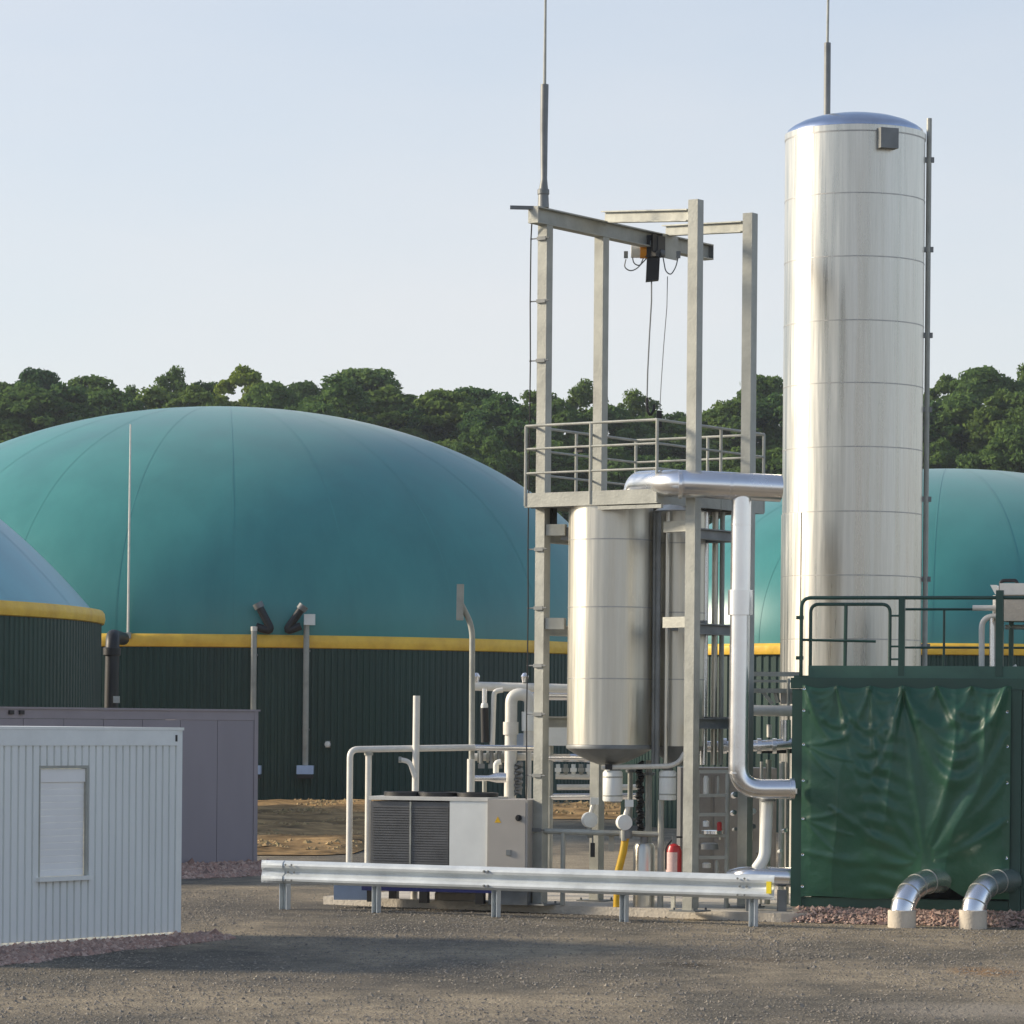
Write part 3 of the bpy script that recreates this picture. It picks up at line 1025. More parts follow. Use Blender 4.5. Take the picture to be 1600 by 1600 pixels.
# end shoes: the wave flattens out
def shoe(a, b_, sgn):
    m = MB()
    n = 5
    vs_, fs = [], []
    k = len(WP)
    for side in (0, 1):
        for i in range(n + 1):
            f = i / n
            s = a + (b_ - a) * f
            sc = 1 - .75 * f ** 1.5
            for x, z in WP:
                vs_.append(GL + gd * s + gn * (.072 + .06 * (1 - sc) + x * sc - (.004 if side else 0)) + Z * (zc + z))
    for side in (0, 1):
        o = side * k * (n + 1)
        for i in range(n):
            for j in range(k - 1):
                q = (o + i * k + j, o + (i + 1) * k + j, o + (i + 1) * k + j + 1, o + i * k + j + 1)
                fs.append(q if (side == 0) == (sgn < 0) else q[::-1])
    m.add(vs_, fs)
    return m.build('end_shoe', 'rail', t)
shoe(s0 + .36, s0, -1)
sh = shoe(s1 - .38, s1, 1)
for zz in (.11, .0, -.11):
    for ss in (s1 - .42, s1 - .52, s0 + .42, s0 + .52):
        MB().lathe(GL + gd * ss + gn * (.162 if zz else .09) + Z * (zc + zz), [(.001, .014), (.013, .012), (.015, 0)], 8, axis=gn).build('bolt', 'galvdark', sh)
MB().box(GL + gd * (s1 - .10) + gn * .15 + Z * (zc - .08), gd * .07, gn * .02, Z * .16).build('reflector', 'reflector', sh)
for px, py, w in ((445, 1421, .12), (588, 1421, .085), (775, 1426, .085), (975, 1440, .085), (1177, 1448, .085)):
    s = hit(px, py, GL, gd)[0]
    m = MB()
    c0 = GL + gd * s
    th = .008
    # sigma-like C section post
    m.box(c0 - gd * w / 2 - gn * .06 + Z * -.1, gd * w, gn * th, Z * (zc + .25))
    m.box(c0 - gd * w / 2 - gn * .052 + Z * -.1, gd * th, gn * .11, Z * (zc + .25))
    m.box(c0 + gd * (w / 2 - th) - gn * .052 + Z * -.1, gd * th, gn * .11, Z * (zc + .25))
    m.build('post', 'rail', t)

# ================================================================== HOIST FRAME
FR = GZ(1078, 1424, SLAB)
AW = 2.52; BW = 1.45
def F(a, b_, z):                                    # a along U from the left front post, b along V
    return Vector((FR.x, FR.y, 0)) + U * (a - AW) + V * b_ + Z * z
def fhit(px, py, b_):                               # place in the frame plane at depth b
    Q = F(0, b_, 0)
    s, z = hit(px, py, Q, U)
    return s, z
def vhit(px, py, a):
    Q = F(a, 0, 0)
    s, z = hit(px, py, Q, V)
    return s, z
hf = thing('hoist_frame', 'tall galvanised steel frame with four posts, a railed platform and a top hoist beam', 'steel frame', F(AW / 2, BW / 2, SLAB))
PS = .155
zFR = hit(1082, 313, F(AW, 0, 0), U)[1]
zRR = hit(1168, 334, F(AW, BW, 0), U)[1]
zBT = hit(838, 323, F(0, -.25, 0), U)[1]             # top of the hoist beam
zBB = zBT - .235
def hpost(a, b_, z1, label=None):
    m = MB()
    c0 = F(a, b_, 0)
    tf, tw = .012, .010
    # wide flange column: flanges face the camera side (along U), web along V; closed look from the sides through lips
    m.box(c0 - U * PS / 2 - V * PS / 2 + Z * (SLAB + .02), U * PS, V * PS, Z * (z1 - SLAB - .02))
    o = m.build('post', 'galv', hf)
    MB().cbox(c0 + Z * (SLAB + .01), .42, .42, .02, U, V).build('base_plate', 'galvdark', o)
    for su in (-1, 1):
        for sv in (-1, 1):
            MB().lathe(c0 + U * su * .16 + V * sv * .16 + Z * (SLAB + .02), [(.016, 0), (.016, .03), (.001, .035)], 8).build('anchor_bolt', 'galvdark', o)
    return o
pFL = hpost(0, 0, zBB - .002)
pRL = hpost(0, BW, zBB - .002)
pFR = hpost(AW, 0, zFR)
pRR = hpost(AW, BW, zRR)
# hoist beam on the two left posts, cantilevered to the back
sE = vhit(1107, 388, 0)[0]
HB0, HB1 = F(0, -.30, (zBT + zBB) / 2), F(0, sE, (zBT + zBB) / 2)
hb_o = MB().ibeam(HB0, HB1, .17, zBT - zBB).build('hoist_beam', 'galv', hf)
MB().box(HB0 - U * .085 - V * .012 - Z * (zBT - zBB) / 2, U * .17, V * .01, Z * (zBT - zBB)).build('end_plate', 'galv', hb_o)
MB().box(HB1 - U * .085 + V * .002 - Z * (zBT - zBB) / 2, U * .17, V * .01, Z * (zBT - zBB)).build('end_plate', 'galvdark', hb_o)
ap = P(797, 324, HB0.y); aq = HB0 + Z * ((zBT - zBB) / 2 - .02) + V * .02
MB().bar(ap, aq, .05, .05).build('bracket_arm', 'galvdark', hf)
# cross beams from the right posts to the hoist beam
sX = vhit(950, 338, 0)[0]
zx0 = zBT + .085
x1z = hit(1072, 337, F(AW, 0, 0), U)[1]
MB().ibeam(F(-.05, sX, zx0), F(AW - PS / 2, 0.0, x1z), .15, .17).build('cross_beam', 'galv', hf)
sY = vhit(1045, 362, 0)[0]
x2z = hit(1155, 355, F(AW, BW, 0), U)[1]
MB().ibeam(F(-.05, sY, zBT + .085), F(AW - PS / 2, BW, x2z), .15, .16).build('cross_beam', 'galv', hf)
MB().cbox(F(.10, sY - .12, zBB + .05), .02, .42, .36, U, V).build('gusset_plate', 'galv', hf)
# horizontal braces
for z in (5.35, 4.03, 2.72):
    for a in (0, AW):
        MB().ibeam(F(a, PS / 2, z), F(a, BW - PS / 2, z), .12, .15).build('side_brace', 'galvdark' if a else 'galv', hf)
    MB().ibeam(F(PS / 2, BW, z + .02), F(AW - PS / 2, BW, z + .02), .12, .15).build('back_brace', 'galvdark', hf)
for z in (5.45, 4.12):
    MB().bar(F(PS / 2, 0, z), F(.34, 0.08, z), .12, .16).build('vessel_bracket', 'galv', hf)
    MB().bar(F(AW - PS / 2, 0, z), F(AW - .52, .12, z), .10, .15).build('vessel_bracket', 'galv', hf)
# lightning conductor and its clamps on the left post
for py in (372, 470, 563, 858, 950, 1040, 1116, 1212, 1297):
    s, z = fhit(850, py, -.09)
    m = MB()
    m.tube([F(-.19, -.10, z), F(.14, -.10, z)], .010, 6)
    m.cbox(F(0, -.10, z), .15, .02, .05, U, V)
    m.build('cable_clamp', 'galvdark', pFL)
cp = [F(-.09, -.20, zBT - .05), F(-.17, -.11, zBB - .12)]
for py in (372, 470, 563, 858, 950, 1040, 1116, 1212, 1297):
    cp.append(F(-.17 + random.uniform(-.012, .012), -.11, fhit(850, py, -.09)[1]))
cp.append(F(-.17, -.11, SLAB + .02))
MB().tube(cp, .011, 6).build('conductor_cable', 'black', pFL)

# platform
pA = fhit(821, 780, -.32)
zFl = pA[1]
aA = pA[0]; aB = fhit(1026, 780, -.32)[0]
bC = vhit(1193, 760, aB)[0]
z_top = fhit(820, 666, -.32)[1]; z_mid = fhit(820, 702, -.32)[1]; z_low = fhit(820, 740, -.32)[1]
zd = hit(821, 793, F(0, -.32, 0), U)[1]
def Fp(a, b_, z): return F(a, b_, z)
toe = hit(821, 771, F(0, -.32, 0), U)[1]
pl = MB()
pl.box(Fp(aA + .02, -.30, zd + .05), U * (aB - aA - .04), V * .26, Z * .04)
pl.box(Fp(aA + .02, .86, zd + .05), U * (aB - aA - .04), V * (bC - .88), Z * .04)
pl.box(Fp(aA + .02, -.04, zd + .05), U * (.42), V * .90, Z * .04)
platform = pl.build('platform_floor', 'galvdark', hf)
for k in range(7):                                   # joists under the grating
    b_ = -.2 + (bC + .1) * k / 6.5
    if -.1 < b_ < .8: continue
    MB().bar(Fp(aA + .03, b_, zd + .02), Fp(aB - .03, b_, zd + .02), .06, .06).build('joist', 'galvdark', platform)
MB().box(Fp(aA, -.325, zd), U * (aB - aA), V * .012, Z * (toe - zd)).build('toe_board', 'galv', platform)
MB().box(Fp(aA, bC - .012, zd), U * (aB - aA), V * .012, Z * (toe - zd)).build('toe_board', 'galv', platform)
MB().box(Fp(aA - .012, -.325, zd), U * .011, V * (bC + .325), Z * (toe - zd)).build('toe_board', 'galv', platform)
MB().box(Fp(aB + .001, -.325, zd), U * .012, V * (bC + .325), Z * (toe - zd)).build('toe_board', 'galv', platform)
rw = .042
corners = [(aA, -.32), (aB, -.32), (aB, bC), (aA, bC)]
mids = [((aA + aB) / 2, -.32), (aB, (bC - .32) / 2 + .25), ((aA + aB) / 2 + .15, bC), (aA, (bC - .32) / 2 - .15)]
for (a, b_) in corners + mids:
    MB().tube([Fp(a, b_, zd + .02), Fp(a, b_, z_top)], rw / 2 * 1.05, 8).build('railing_post', 'galv', platform)
for i in range(4):
    (a0, b0), (a1, b1) = corners[i], corners[(i + 1) % 4]
    for z in (z_top, z_mid, z_low):
        MB().tube([Fp(a0, b0, z), Fp(a1, b1, z)], rw / 2 * (.95 if z == z_top else .8), 8).build('railing_bar', 'galv', platform)
MB().cbox(Fp(aA + .9, -.27, z_mid - .02), .10, .05, .10, U, V).build('control_box', 'black', platform)
MB().box(Fp(aB - .95, -.36, zd - .07), U * 1.05, V * .05, Z * .05).build('edge_angle', 'galv', platform)
MB().cbox(Fp(.06, .12, zd - .12), .12, .12, .26, U, V).build('platform_bracket', 'black', platform)

# hoist hanging from the beam
sh_ = vhit(1018, 372, 0)[0]
hc = F(0, sh_, zBB)
kD = hc.y
ht = thing('chain_hoist', 'yellow and black electric chain hoist hanging under the top beam', 'hoist', hc)
tr = MB()
tr.cbox(hc + U * .12 + Z * .05, .03, .34, .26, U, V); tr.cbox(hc - U * .12 + Z * .05, .03, .34, .26, U, V)
tr.cbox(hc - Z * .10, .30, .22, .08, U, V)
tro = tr.build('trolley', 'black', ht)
for sv in (-1, 1):
    for su in (-1, 1):
        MB().lathe(hc + U * su * .095 + V * sv * .10 + Z * .05, [(.001, .02), (.055, .02), (.06, -.02), (.001, -.02)], 12, axis=U).build('wheel', 'galvdark', tro)
def at(px, py): return P(px, py, kD)
ax = Vector((1, 0, 0))
MB().tube([at(1000, 392), at(1016, 392)], M(12, kD), 20).build('motor_cover', 'orange', ht)
MB().tube([at(986, 392), at(1000, 392)], M(11, kD), 20).build('motor', 'whitepipe', ht)
MB().cbox(at(1019, 386), M(18, kD), M(26, kD), M(34, kD)).build('gear_case', 'black', ht)
MB().hexa(at(1009, 440) + Vector((0, -.1, 0)), at(1029, 438) + Vector((0, -.1, 0)), at(1029, 438) + Vector((0, .1, 0)), at(1009, 440) + Vector((0, .1, 0)), at(1012, 400) - at(1010, 440)).build('chain_bag', 'black', ht)
MB().lathe(at(1034, 396), [(.001, .05), (.05, .05), (.06, 0), (.05, -.05), (.001, -.05)], 12, axis=ax).build('hand_wheel', 'galvdark', ht)
MB().tube([at(1018, 434), at(1018, 470), at(1015, 520), at(1012, 580), at(1011, 622)], .012, 6).build('lift_chain', 'galvdark', ht)
hk = [at(1011, 622)]
MB().tube(fillet([at(1011, 622), at(1011, 640), at(1016, 650), at(1022, 640), at(1022, 632)], .06, 5), .022, 8).build('hook', 'black', ht)
MB().tube([at(1043, 432), at(1042, 480), at(1037, 540), at(1033, 600), at(1031, 640)], .007, 6).build('control_cable', 'galvdark', ht)
MB().cbox(at(1030, 655), M(8, kD), M(8, kD), M(26, kD)).build('control_pendant', 'black', ht)
for loop in ([(1010, 404), (995, 420), (985, 424), (975, 418), (978, 405)], [(1036, 402), (1040, 424), (1048, 430), (1056, 418), (1060, 400)], [(1005, 404), (1000, 416), (990, 412), (988, 400)]):
    MB().tube(fillet([at(*p) for p in loop], .25, 5), .010, 6).build('festoon_cable', 'galvdark', ht)
for px in (978, 1060):
    c_ = at(px, 398)
    MB().cbox(Vector((c_.x, c_.y, c_.z)), .06, .06, .10).build('cable_slider', 'galvdark', ht)

# lightning mast on the frame
mb = F(0, -.12, zBT)
m0 = P(849, 318, mb.y); m1 = P(851, 132, mb.y); m2 = P(853, -60, mb.y)
t = thing('lightning_mast', 'grey lightning mast with a thin tip on the left end of the hoist beam', 'mast', m0)
MB().tube([Vector((m0.x, m0.y, zBT + .004)), P(849, 300, mb.y), P(850, 280, mb.y), P(850, 200, mb.y), m1], 0, 12, True, rs=[M(9, mb.y), M(8, mb.y), M(5, mb.y), M(6, mb.y), M(6.3, mb.y)]).build('mast_tube', 'galvdark', t)
MB().tube([m1, P(852, 40, mb.y), m2], 0, 8, True, rs=[M(2.6, mb.y), M(2.0, mb.y), M(1.5, mb.y)]).build('air_terminal', 'galv', t)
MB().lathe(P(849, 300, mb.y), [(M(8.6, mb.y), -.04), (M(9.4, mb.y), -.03), (M(9.4, mb.y), .03), (M(8.6, mb.y), .04)], 12).build('clamp_ring', 'galvdark', t)

# ================================================================== VESSELS
def ring_bands(root, c, r, cuts, m, seg=64, lap=.004, prefix='cladding_band'):
    for i, (z0, z1) in enumerate(zip(cuts[1:], cuts[:-1])):
        rr = r + (lap if i % 2 else 0) * 0
        b = MB()
        prof = [(rr, z0 + .003), (rr, z1 - .003)]
        b.lathe(c, prof, seg)
        o = b.build(prefix, m, root, sharp=50)
        MB().lathe(c, [(rr - .01, z1 - .009), (rr + .004, z1 - .008), (rr + .004, z1 + .008), (rr - .01, z1 + .009)], seg).build('lap_joint', 'seam', o)
def vcenter(px, b_):
    a = fhit(px, 1000, b_)[0]
    return F(a, b_, 0)
VC = vcenter(953, .30)
VR = M(66, VC.y)
vz = lambda py: P(953, py, VC.y).z
pv = thing('process_vessel', 'upright stainless steel vessel with a conical bottom hanging in the steel frame', 'vessel', Vector((VC.x, VC.y, vz(1195))))
ring_bands(pv, VC, VR, [vz(790), vz(845), vz(950), vz(1061), vz(1164)], 'steel')
MB().lathe(VC, [(VR + .004, vz(1164)), (VR + .012, vz(1166)), (VR + .006, vz(1170)), (VR * .82, vz(1178)), (VR * .45, vz(1190)), (.08, vz(1197)), (.001, vz(1197))], 64).build('cone_bottom', 'galvdark', pv)
MB().lathe(VC, [(.001, vz(775)), (VR * .6, vz(778)), (VR * .95, vz(785)), (VR, vz(790))], 64).build('top_head', 'steel', pv)
MB().tube([VC + Z * vz(1194), VC + Z * vz(1215)], .07, 16).build('outlet_nozzle', 'alu', pv)
for a in (0, 1):
    w = R(10 + 150 * a)
    d = Vector((math.cos(w), math.sin(w), 0))
    MB().cbox(VC + d * (VR + .05) + Z * 5.40, .16, .10, .18, d, Z.cross(d)).build('support_lug', 'galvdark', pv)
V2 = vcenter(1060, 1.05)
r2 = M(41, V2.y)
v2z = lambda py: P(1060, py, V2.y).z
p2 = thing('process_vessel', 'slimmer stainless vessel half hidden behind the front right post of the frame', 'vessel', Vector((V2.x, V2.y, v2z(1195))))
ring_bands(p2, V2, r2, [v2z(800), v2z(850), v2z(958), v2z(1062), v2z(1166)], 'steel', 40)
MB().lathe(V2, [(r2, v2z(1166)), (r2 * .8, v2z(1178)), (.08, v2z(1196)), (.001, v2z(1196))], 40).build('cone_bottom', 'galvdark', p2)
MB().lathe(V2, [(.001, v2z(786)), (r2 * .7, v2z(790)), (r2, v2z(800))], 40).build('top_head', 'steel', p2)
for a in range(3):
    w = R(200 + 60 * a)
    d = Vector((math.cos(w), math.sin(w), 0))
    MB().cbox(V2 + d * (r2 + .04) + Z * 4.1, .12, .08, .15, d, Z.cross(d)).build('support_lug', 'galvdark', p2)

def flange(root, c, ax_, r, th=.03, m='alu'):
    return MB().lathe(Vector(c), [(.001, -th / 2), (r, -th / 2), (r, th / 2), (.001, th / 2)], 20, axis=ax_).build('flange', m, root)
# risers beside the vessels
t = thing('riser_pipe', 'bundle of thin risers beside and between the steel vessels', 'pipe', P(1112, 1190, V2.y + .3))
for px, w, m_ in ((1100, 6, 'alu'), (1116, 5, 'steel'), (1127, 4, 'galv'), (1027, 4.5, 'galvdark'), (1041, 3.5, 'steel'), (1021, 2.5, 'galvdark')):
    MB().tube([P(px + 2, 800, V2.y + (.35 if px > 1050 else -.45)), P(px - 1, 1195, V2.y + (.35 if px > 1050 else -.45))], M(w, V2.y), 14).build('riser', m_, t)
for py in (845, 985, 1125):
    MB().cbox(P(1108, py, V2.y + .28), .30, .05, .06).build('pipe_clamp', 'galvdark', t)

# big overhead pipe
OD = FR.y - .30
t = thing('overhead_pipe', 'thick shiny insulated pipe arching from the vessel top to the right and down', 'pipe', P(1157, 1240, OD))
hz = [P(992, 792, VC.y - .25), P(996, 757, VC.y - .30), P(1050, 755, OD + .1), P(1120, 758, OD), P(1219, 763, OD + .15)]
pth = fillet(hz, .42, 8)
jac = MB().tube(pth, M(21.5, OD), 28).build('horizontal_pipe', 'alu', t)
def collar(root, a, b_, r, m='alu', name='jacket_collar'):
    return MB().tube([a, b_], r, 28).build(name, m, root)
for px in (1060, 1140):
    c_ = P(px, 757.5 + (px - 1060) * .03, OD + .03); c2 = P(px + 5, 757.5 + (px - 1060) * .03, OD + .03)
    collar(jac, c_, c2, M(22.2, OD))
def thick(px, py, D): return P(px, py, D)
dn = fillet([P(1158.5, 765, OD + .07), P(1153, 1233, OD + .05), P(1241, 1233, OD + .1)], .34, 10)
dp = MB().tube(dn, M(15.5, OD), 24).build('down_pipe', 'alu', t)
collar(dp, P(1157, 922, OD + .06), P(1156.6, 961, OD + .06), M(19.5, OD), 'alu', 'sleeve')
for py in (818, 1008, 1120, 1206):
    collar(dp, P(1158.3 - (py - 770) * .0115, py, OD + .06), P(1158.3 - (py - 770) * .0115, py + 3, OD + .06), M(16, OD))
MB().tube([P(1234, 1233, OD + .1), P(1241, 1233, OD + .1)], M(18, OD), 20).build('end_flange', 'alu', t)

# ================================================================== UNDER THE VESSEL
def canister(px, py0, py1, wpx, D, label):
    a, b_ = P(px, py0, D), P(px, py1, D)
    t = thing('filter_canister', label, 'filter', b_, 'white filter canisters under the vessel')
    r = M(wpx / 2, D)
    h = a.z - b_.z
    MB().lathe(b_, [(.001, 0), (r * .94, 0), (r, .02), (r, h - .03), (r * .85, h), (.001, h)], 24).build('body', 'white', t)
    MB().lathe(b_ + Z * h, [(r * .5, .0), (r * .5, .05), (.001, .055)], 12).build('head', 'galvdark', t)
    for z in (.08, h - .09):
        MB().lathe(b_ + Z * z, [(r, -.01), (r + .006, -.008), (r + .006, .008), (r, .01)], 24).build('band', 'galv', t)
    return t
DU = VC.y - .15
canister(957, 1204, 1252, 31, DU, 'larger white filter canister on the left under the vessel')
canister(1043, 1204, 1250, 27, DU, 'smaller white filter canister on the right under the vessel')
t = thing('drain_pipe', 'thin white pipe running level under the vessel and curving up at the right post', 'pipe', P(960, 1200, DU - .1))
MB().tube(fillet([P(940, 1199, DU - .1), P(1048, 1197, DU - .1), P(1062, 1190, DU - .1), P(1070, 1176, DU - .1)], .12, 6), M(4, DU), 10).build('pipe', 'whitepipe', t)
MB().cbox(P(951, 1198, DU - .1), .10, .10, .08).build('valve', 'black', t)
# low handrail with round valves
t = thing('low_rail', 'low grey pipe rail across the foot of the steel frame', 'rail', GZ(1033, 1404, SLAB))
DL = VC.y + .1
zl = P(930, 1301, DL)
MB().tube([P(830, 1298, DL + .2), P(1034, 1304, DL - .2)], M(4.6, DL), 10).build('rail_pipe', 'galv', t)
for px in (1033,):
    a = P(px, 1250, DL - .2); MB().tube([a, Vector((a.x, a.y, SLAB))], M(5, DL), 10).build('rail_post', 'galv', t)
a = P(880, 1300, DL + .1); MB().tube([a, Vector((a.x, a.y, SLAB))], M(4, DL), 10).build('rail_post', 'galv', t)
def gate_valve(px, py, rpx, D, label):
    c_ = P(px, py, D)
    t = thing('round_valve', label, 'valve', c_, 'round pale valves on the low pipe')
    MB().lathe(c_, [(.001, -.06), (M(rpx, D), -.05), (M(rpx, D) * 1.05, 0), (M(rpx, D), .05), (.001, .06)], 20, axis=(0.3, -1, 0)).build('body', 'white', t)
    MB().tube([c_ + Z * .02, c_ + Z * .24 + Vector((.06, 0, 0))], .035, 10).build('stem', 'whitepipe', t)
    MB().cbox(c_ + Z * .27 + Vector((.07, 0, 0)), .12, .10, .10).build('actuator', 'white', t)
    MB().tube([c_ - Z * M(rpx, D), Vector((c_.x, c_.y, c_.z - M(rpx, D) - .15))], .04, 10).build('neck', 'galv', t)
gate_valve(975, 1285, 12, DU - .05, 'round pale valve in the middle under the vessel above the yellow pipe')
gate_valve(921, 1281, 12, DU + .5, 'round pale valve behind the back left post under the vessel')
t = thing('gas_pipe', 'yellow slanting gas pipe standing under the round valve', 'pipe', GZ(968, 1400, SLAB))
MB().tube([P(978, 1305, DU), P(974, 1330, DU), P(966, 1362, DU), Vector((P(964, 1400, DU).x, DU, SLAB))], M(6, DU), 12).build('pipe', 'yellow', t)
MB().tube([P(978, 1298, DU), P(978, 1310, DU)], M(10, DU), 14).build('flange', 'galvdark', t)
t = thing('drum', 'small stainless drum standing between the frame posts', 'drum', GZ(1006, 1404, SLAB))
dD = DL - .1
c_ = P(1006, 1400, dD); c_.z = SLAB
hh = P(1006, 1318, dD).z - SLAB
MB().lathe(c_, [(.001, 0), (M(17, dD), 0), (M(17, dD), hh - .05), (M(14, dD), hh), (.001, hh + .01)], 28).build('body', 'steel', t)
MB().tube([c_ + Z * hh, c_ + Z * (hh + .12)], .06, 12).build('neck', 'galvdark', t)
t = thing('corrugated_hose', 'dark ribbed hose hanging from the vessel down to the drum', 'hose', P(1000, 1300, DL))
pts = [P(1000 + 2 * math.sin(i * .7), 1190 + i * 2.2, DL) for i in range(52)]
MB().tube(pts, 0, 10, True, rs=[M(6.5 if i % 2 else 4.6, DL) for i in range(52)]).build('hose', 'black', t)
for px, w, p0_, p1_ in ((1014, 5, 1188, 1398), (985, 4, 1195, 1290)):
    t = thing('stand_pipe', 'grey pipe going down from the vessel ' + ('beside the ribbed hose to the slab' if px > 1000 else 'to the middle round valve'), 'pipe', P(px, p1_, DL + .2))
    MB().tube([P(px, p0_, DL + .2), P(px - 1, p1_, DL + .2)], M(w, DL), 12).build('pipe', 'galv', t)
    for f in (.1, .9):
        flange(t, P(px, p0_, DL + .2).lerp(P(px, p1_, DL + .2), f), Z, M(w * 1.9, DL), .04, 'galvdark')
# sensor boxes
for px, py, w, h_, m_, lab in ((955, 1318, 8, 24, 'galv', 'small grey switch box below the low rail left of the yellow pipe'), (926, 1328, 7, 22, 'black', 'small black switch box beside the back left post')):
    c_ = P(px, py, DL + .05)
    t = thing('switch_box', lab, 'switch box', c_)
    MB().cbox(c_, M(w, DL), .08, M(h_, DL)).build('box', m_, t)
    MB().tube([c_ + Z * M(h_ / 2, DL), P(px, 1301, DL + .05)], .012, 6).build('conduit', 'galvdark', t)
# fire extinguisher
fe = P(1053, 1360, FR.y - .02 + .5)
t = thing('fire_extinguisher', 'red fire extinguisher with a large pale label beside the front right post', 'extinguisher', fe)
fd = fe.y; r = M(12, fd)
z0_, z1_ = P(1053, 1372, fd).z, P(1053, 1318, fd).z
MB().lathe(Vector((fe.x, fe.y, 0)), [(.001, z0_), (r * .95, z0_), (r, z0_ + .02), (r, z1_ - .1), (r * .75, z1_ - .03), (r * .3, z1_), (.001, z1_)], 24).build('bottle', 'red', t)
MB().lathe(Vector((fe.x, fe.y, 0)), [(r + .003, z0_ + .06), (r + .003, z1_ - .12)], 20, R(170), R(292)).build('label', 'pink', t)
MB().cbox(Vector((fe.x, fe.y, z1_ + .05)), .06, .06, .10).build('valve_head', 'galvdark', t)
MB().cbox(Vector((fe.x + .05, fe.y, z1_ + .09)), .14, .025, .025).build('handle', 'black', t)
MB().tube(fillet([Vector((fe.x - .03, fe.y, z1_ + .05)), Vector((fe.x - .12, fe.y - .03, z1_ - .05)), Vector((fe.x - .115, fe.y - .03, z0_ + .12))], .08, 5), .012, 6).build('hose', 'black', t)
fs_ = MB(); fs_.bar(Vector((fe.x, fe.y + r + .02, SLAB)), Vector((fe.x, fe.y + r + .02, z1_)), .06, .03); fs_.cbox(Vector((fe.x, fe.y, z0_ - .02)), .22, .22, .03)
fs_.build('stand', 'galv', t)

# ladder of shelves behind the front right post
t = thing('shelf_rack', 'grey steel rack with rungs and small instruments behind the front right post', 'rack', GZ(1110, 1404, SLAB))
RD = FR.y + .95
for px in (1090, 1137):
    a = P(px, 1205, RD); b_ = P(px - 2, 1400, RD); b_.z = SLAB
    MB().tube([b_, a], M(3.6, RD), 8).build('upright', 'galv', t)
for py in (1206, 1243, 1273, 1306, 1340):
    MB().bar(P(1088, py, RD), P(1138, py - .3, RD), .06, .045).build('rung', 'galv', t)
for px, py, w, h_, m_ in ((1103, 1227, 9, 30, 'whitepipe'), (1122, 1226, 4, 28, 'galv'), (1103, 1287, 10, 9, 'white'), (1124, 1291, 8, 14, 'red'), (1112, 1300, 34, 6, 'alu'), (1108, 1322, 30, 10, 'galvdark'), (1120, 1357, 6, 26, 'galv'), (1104, 1352, 14, 8, 'whitepipe')):
    c_ = P(px, py, RD + .02)
    MB().lathe(c_ - Z * M(h_ / 2, RD), [(.001, 0), (M(w / 2, RD), 0), (M(w / 2, RD), M(h_, RD) * .85), (M(w / 2, RD) * .6, M(h_, RD)), (.001, M(h_, RD))], 14).build('instrument', m_, t)

# ================================================================== PIPE MANIFOLD LEFT (behind the left post)
PD = F(0, BW, 0).y + 1.6
t = thing('pipe_manifold', 'rack of pale insulated pipes and valves behind the left post of the frame', 'pipework', P(800, 1400, PD))
def pp(pts, w, m='whitepipe', fil=.16, name='pipe', D=PD, seg=16, off=0.0):
    return MB().tube(fillet([P(x, y, D + off) for x, y in pts], fil, 6), M(w / 2, D), seg).build(name, m, t)
pp([(738, 1072), (890, 1076)], 14, name='header_pipe', off=.3)
pp([(800, 1086), (890, 1087)], 15, 'alu', name='header_pipe', off=.5)
u_ = pp([(797, 1248), (799, 1084), (829, 1086), (827, 1170)], 19, fil=.24, off=-.1)
MB().tube([P(798, 1128, PD - .1), P(798, 1148, PD - .1)], M(12, PD), 20).build('sleeve', 'whitepipe', u_)
MB().tube([P(827, 1112, PD - .1), P(827, 1142, PD - .1)], M(12, PD), 20).build('sleeve', 'white', u_)
pp([(786, 1078), (772, 1080), (769, 1170)], 8, fil=.12)
pp([(757, 1076), (757, 1108)], 8, 'alu')
hm = pp([(757, 1106), (758, 1160)], 13, 'black', name='pump_motor')
MB().lathe(P(757, 1104, PD), [(M(5, PD), -.05), (M(6, PD), 0), (M(5, PD), .05)], 12).build('coupling', 'white', hm)
pp([(738, 1168), (800, 1169), (840, 1168)], 9, 'alu')
pp([(740, 1183), (845, 1182)], 12, 'whitepipe', off=.2)
for px in (748, 762, 776, 786, 806):
    MB().lathe(P(px, 1182.5, PD + .2), [(.001, -.02), (M(9, PD), -.02), (M(9, PD), .02), (.001, .02)], 16, axis=(1, 0, 0)).build('flange', 'galv', t)
for px in (752, 768, 780):
    v_ = MB(); v_.tube([P(px, 1196, PD + .1), P(px, 1168, PD + .1)], .03, 8); v_.cbox(P(px, 1197, PD + .1), .10, .08, .07)
    v_.build('valve', 'galvdark', t)
MB().tube([P(738, 1216, PD - .3), P(764, 1216, PD - .3), P(776, 1215, PD - .3), P(791, 1215, PD - .3)], 0, 18, True, rs=[M(4.5, PD), M(4.5, PD), M(8, PD), M(8, PD)]).build('reducer', 'alu', t)
pp([(775, 1208), (775, 1192), (783, 1190)], 9, 'white', .06)
rb = [P(808 + 1.2 * math.sin(i), 1192 + i * 1.6, PD - .1) for i in range(32)]
MB().tube(rb, 0, 10, True, rs=[M(9 if i % 3 else 6.5, PD) for i in range(32)]).build('ribbed_hose', 'galvdark', t)
pp([(826, 1170), (825, 1392)], 9, 'whitepipe', name='stand_pipe')
pp([(757, 1220), (757, 1392)], 7, 'galv', name='stand_pipe')
pp([(797, 1240), (797, 1392)], 16, 'whitepipe', name='stand_pipe', off=-.1)
for px in (744, 820):
    MB().lathe(P(px, 1060, PD + .3), [(.04, -.06), (.05, -.02), (.06, .03), (.03, .08), (.001, .085)], 12).build('vent_head', 'alu', t)
# terminal box
MB().cbox(P(814, 1158, PD + .1), M(20, PD), .16, M(24, PD)).build('terminal_box', 'bluegrey', t)

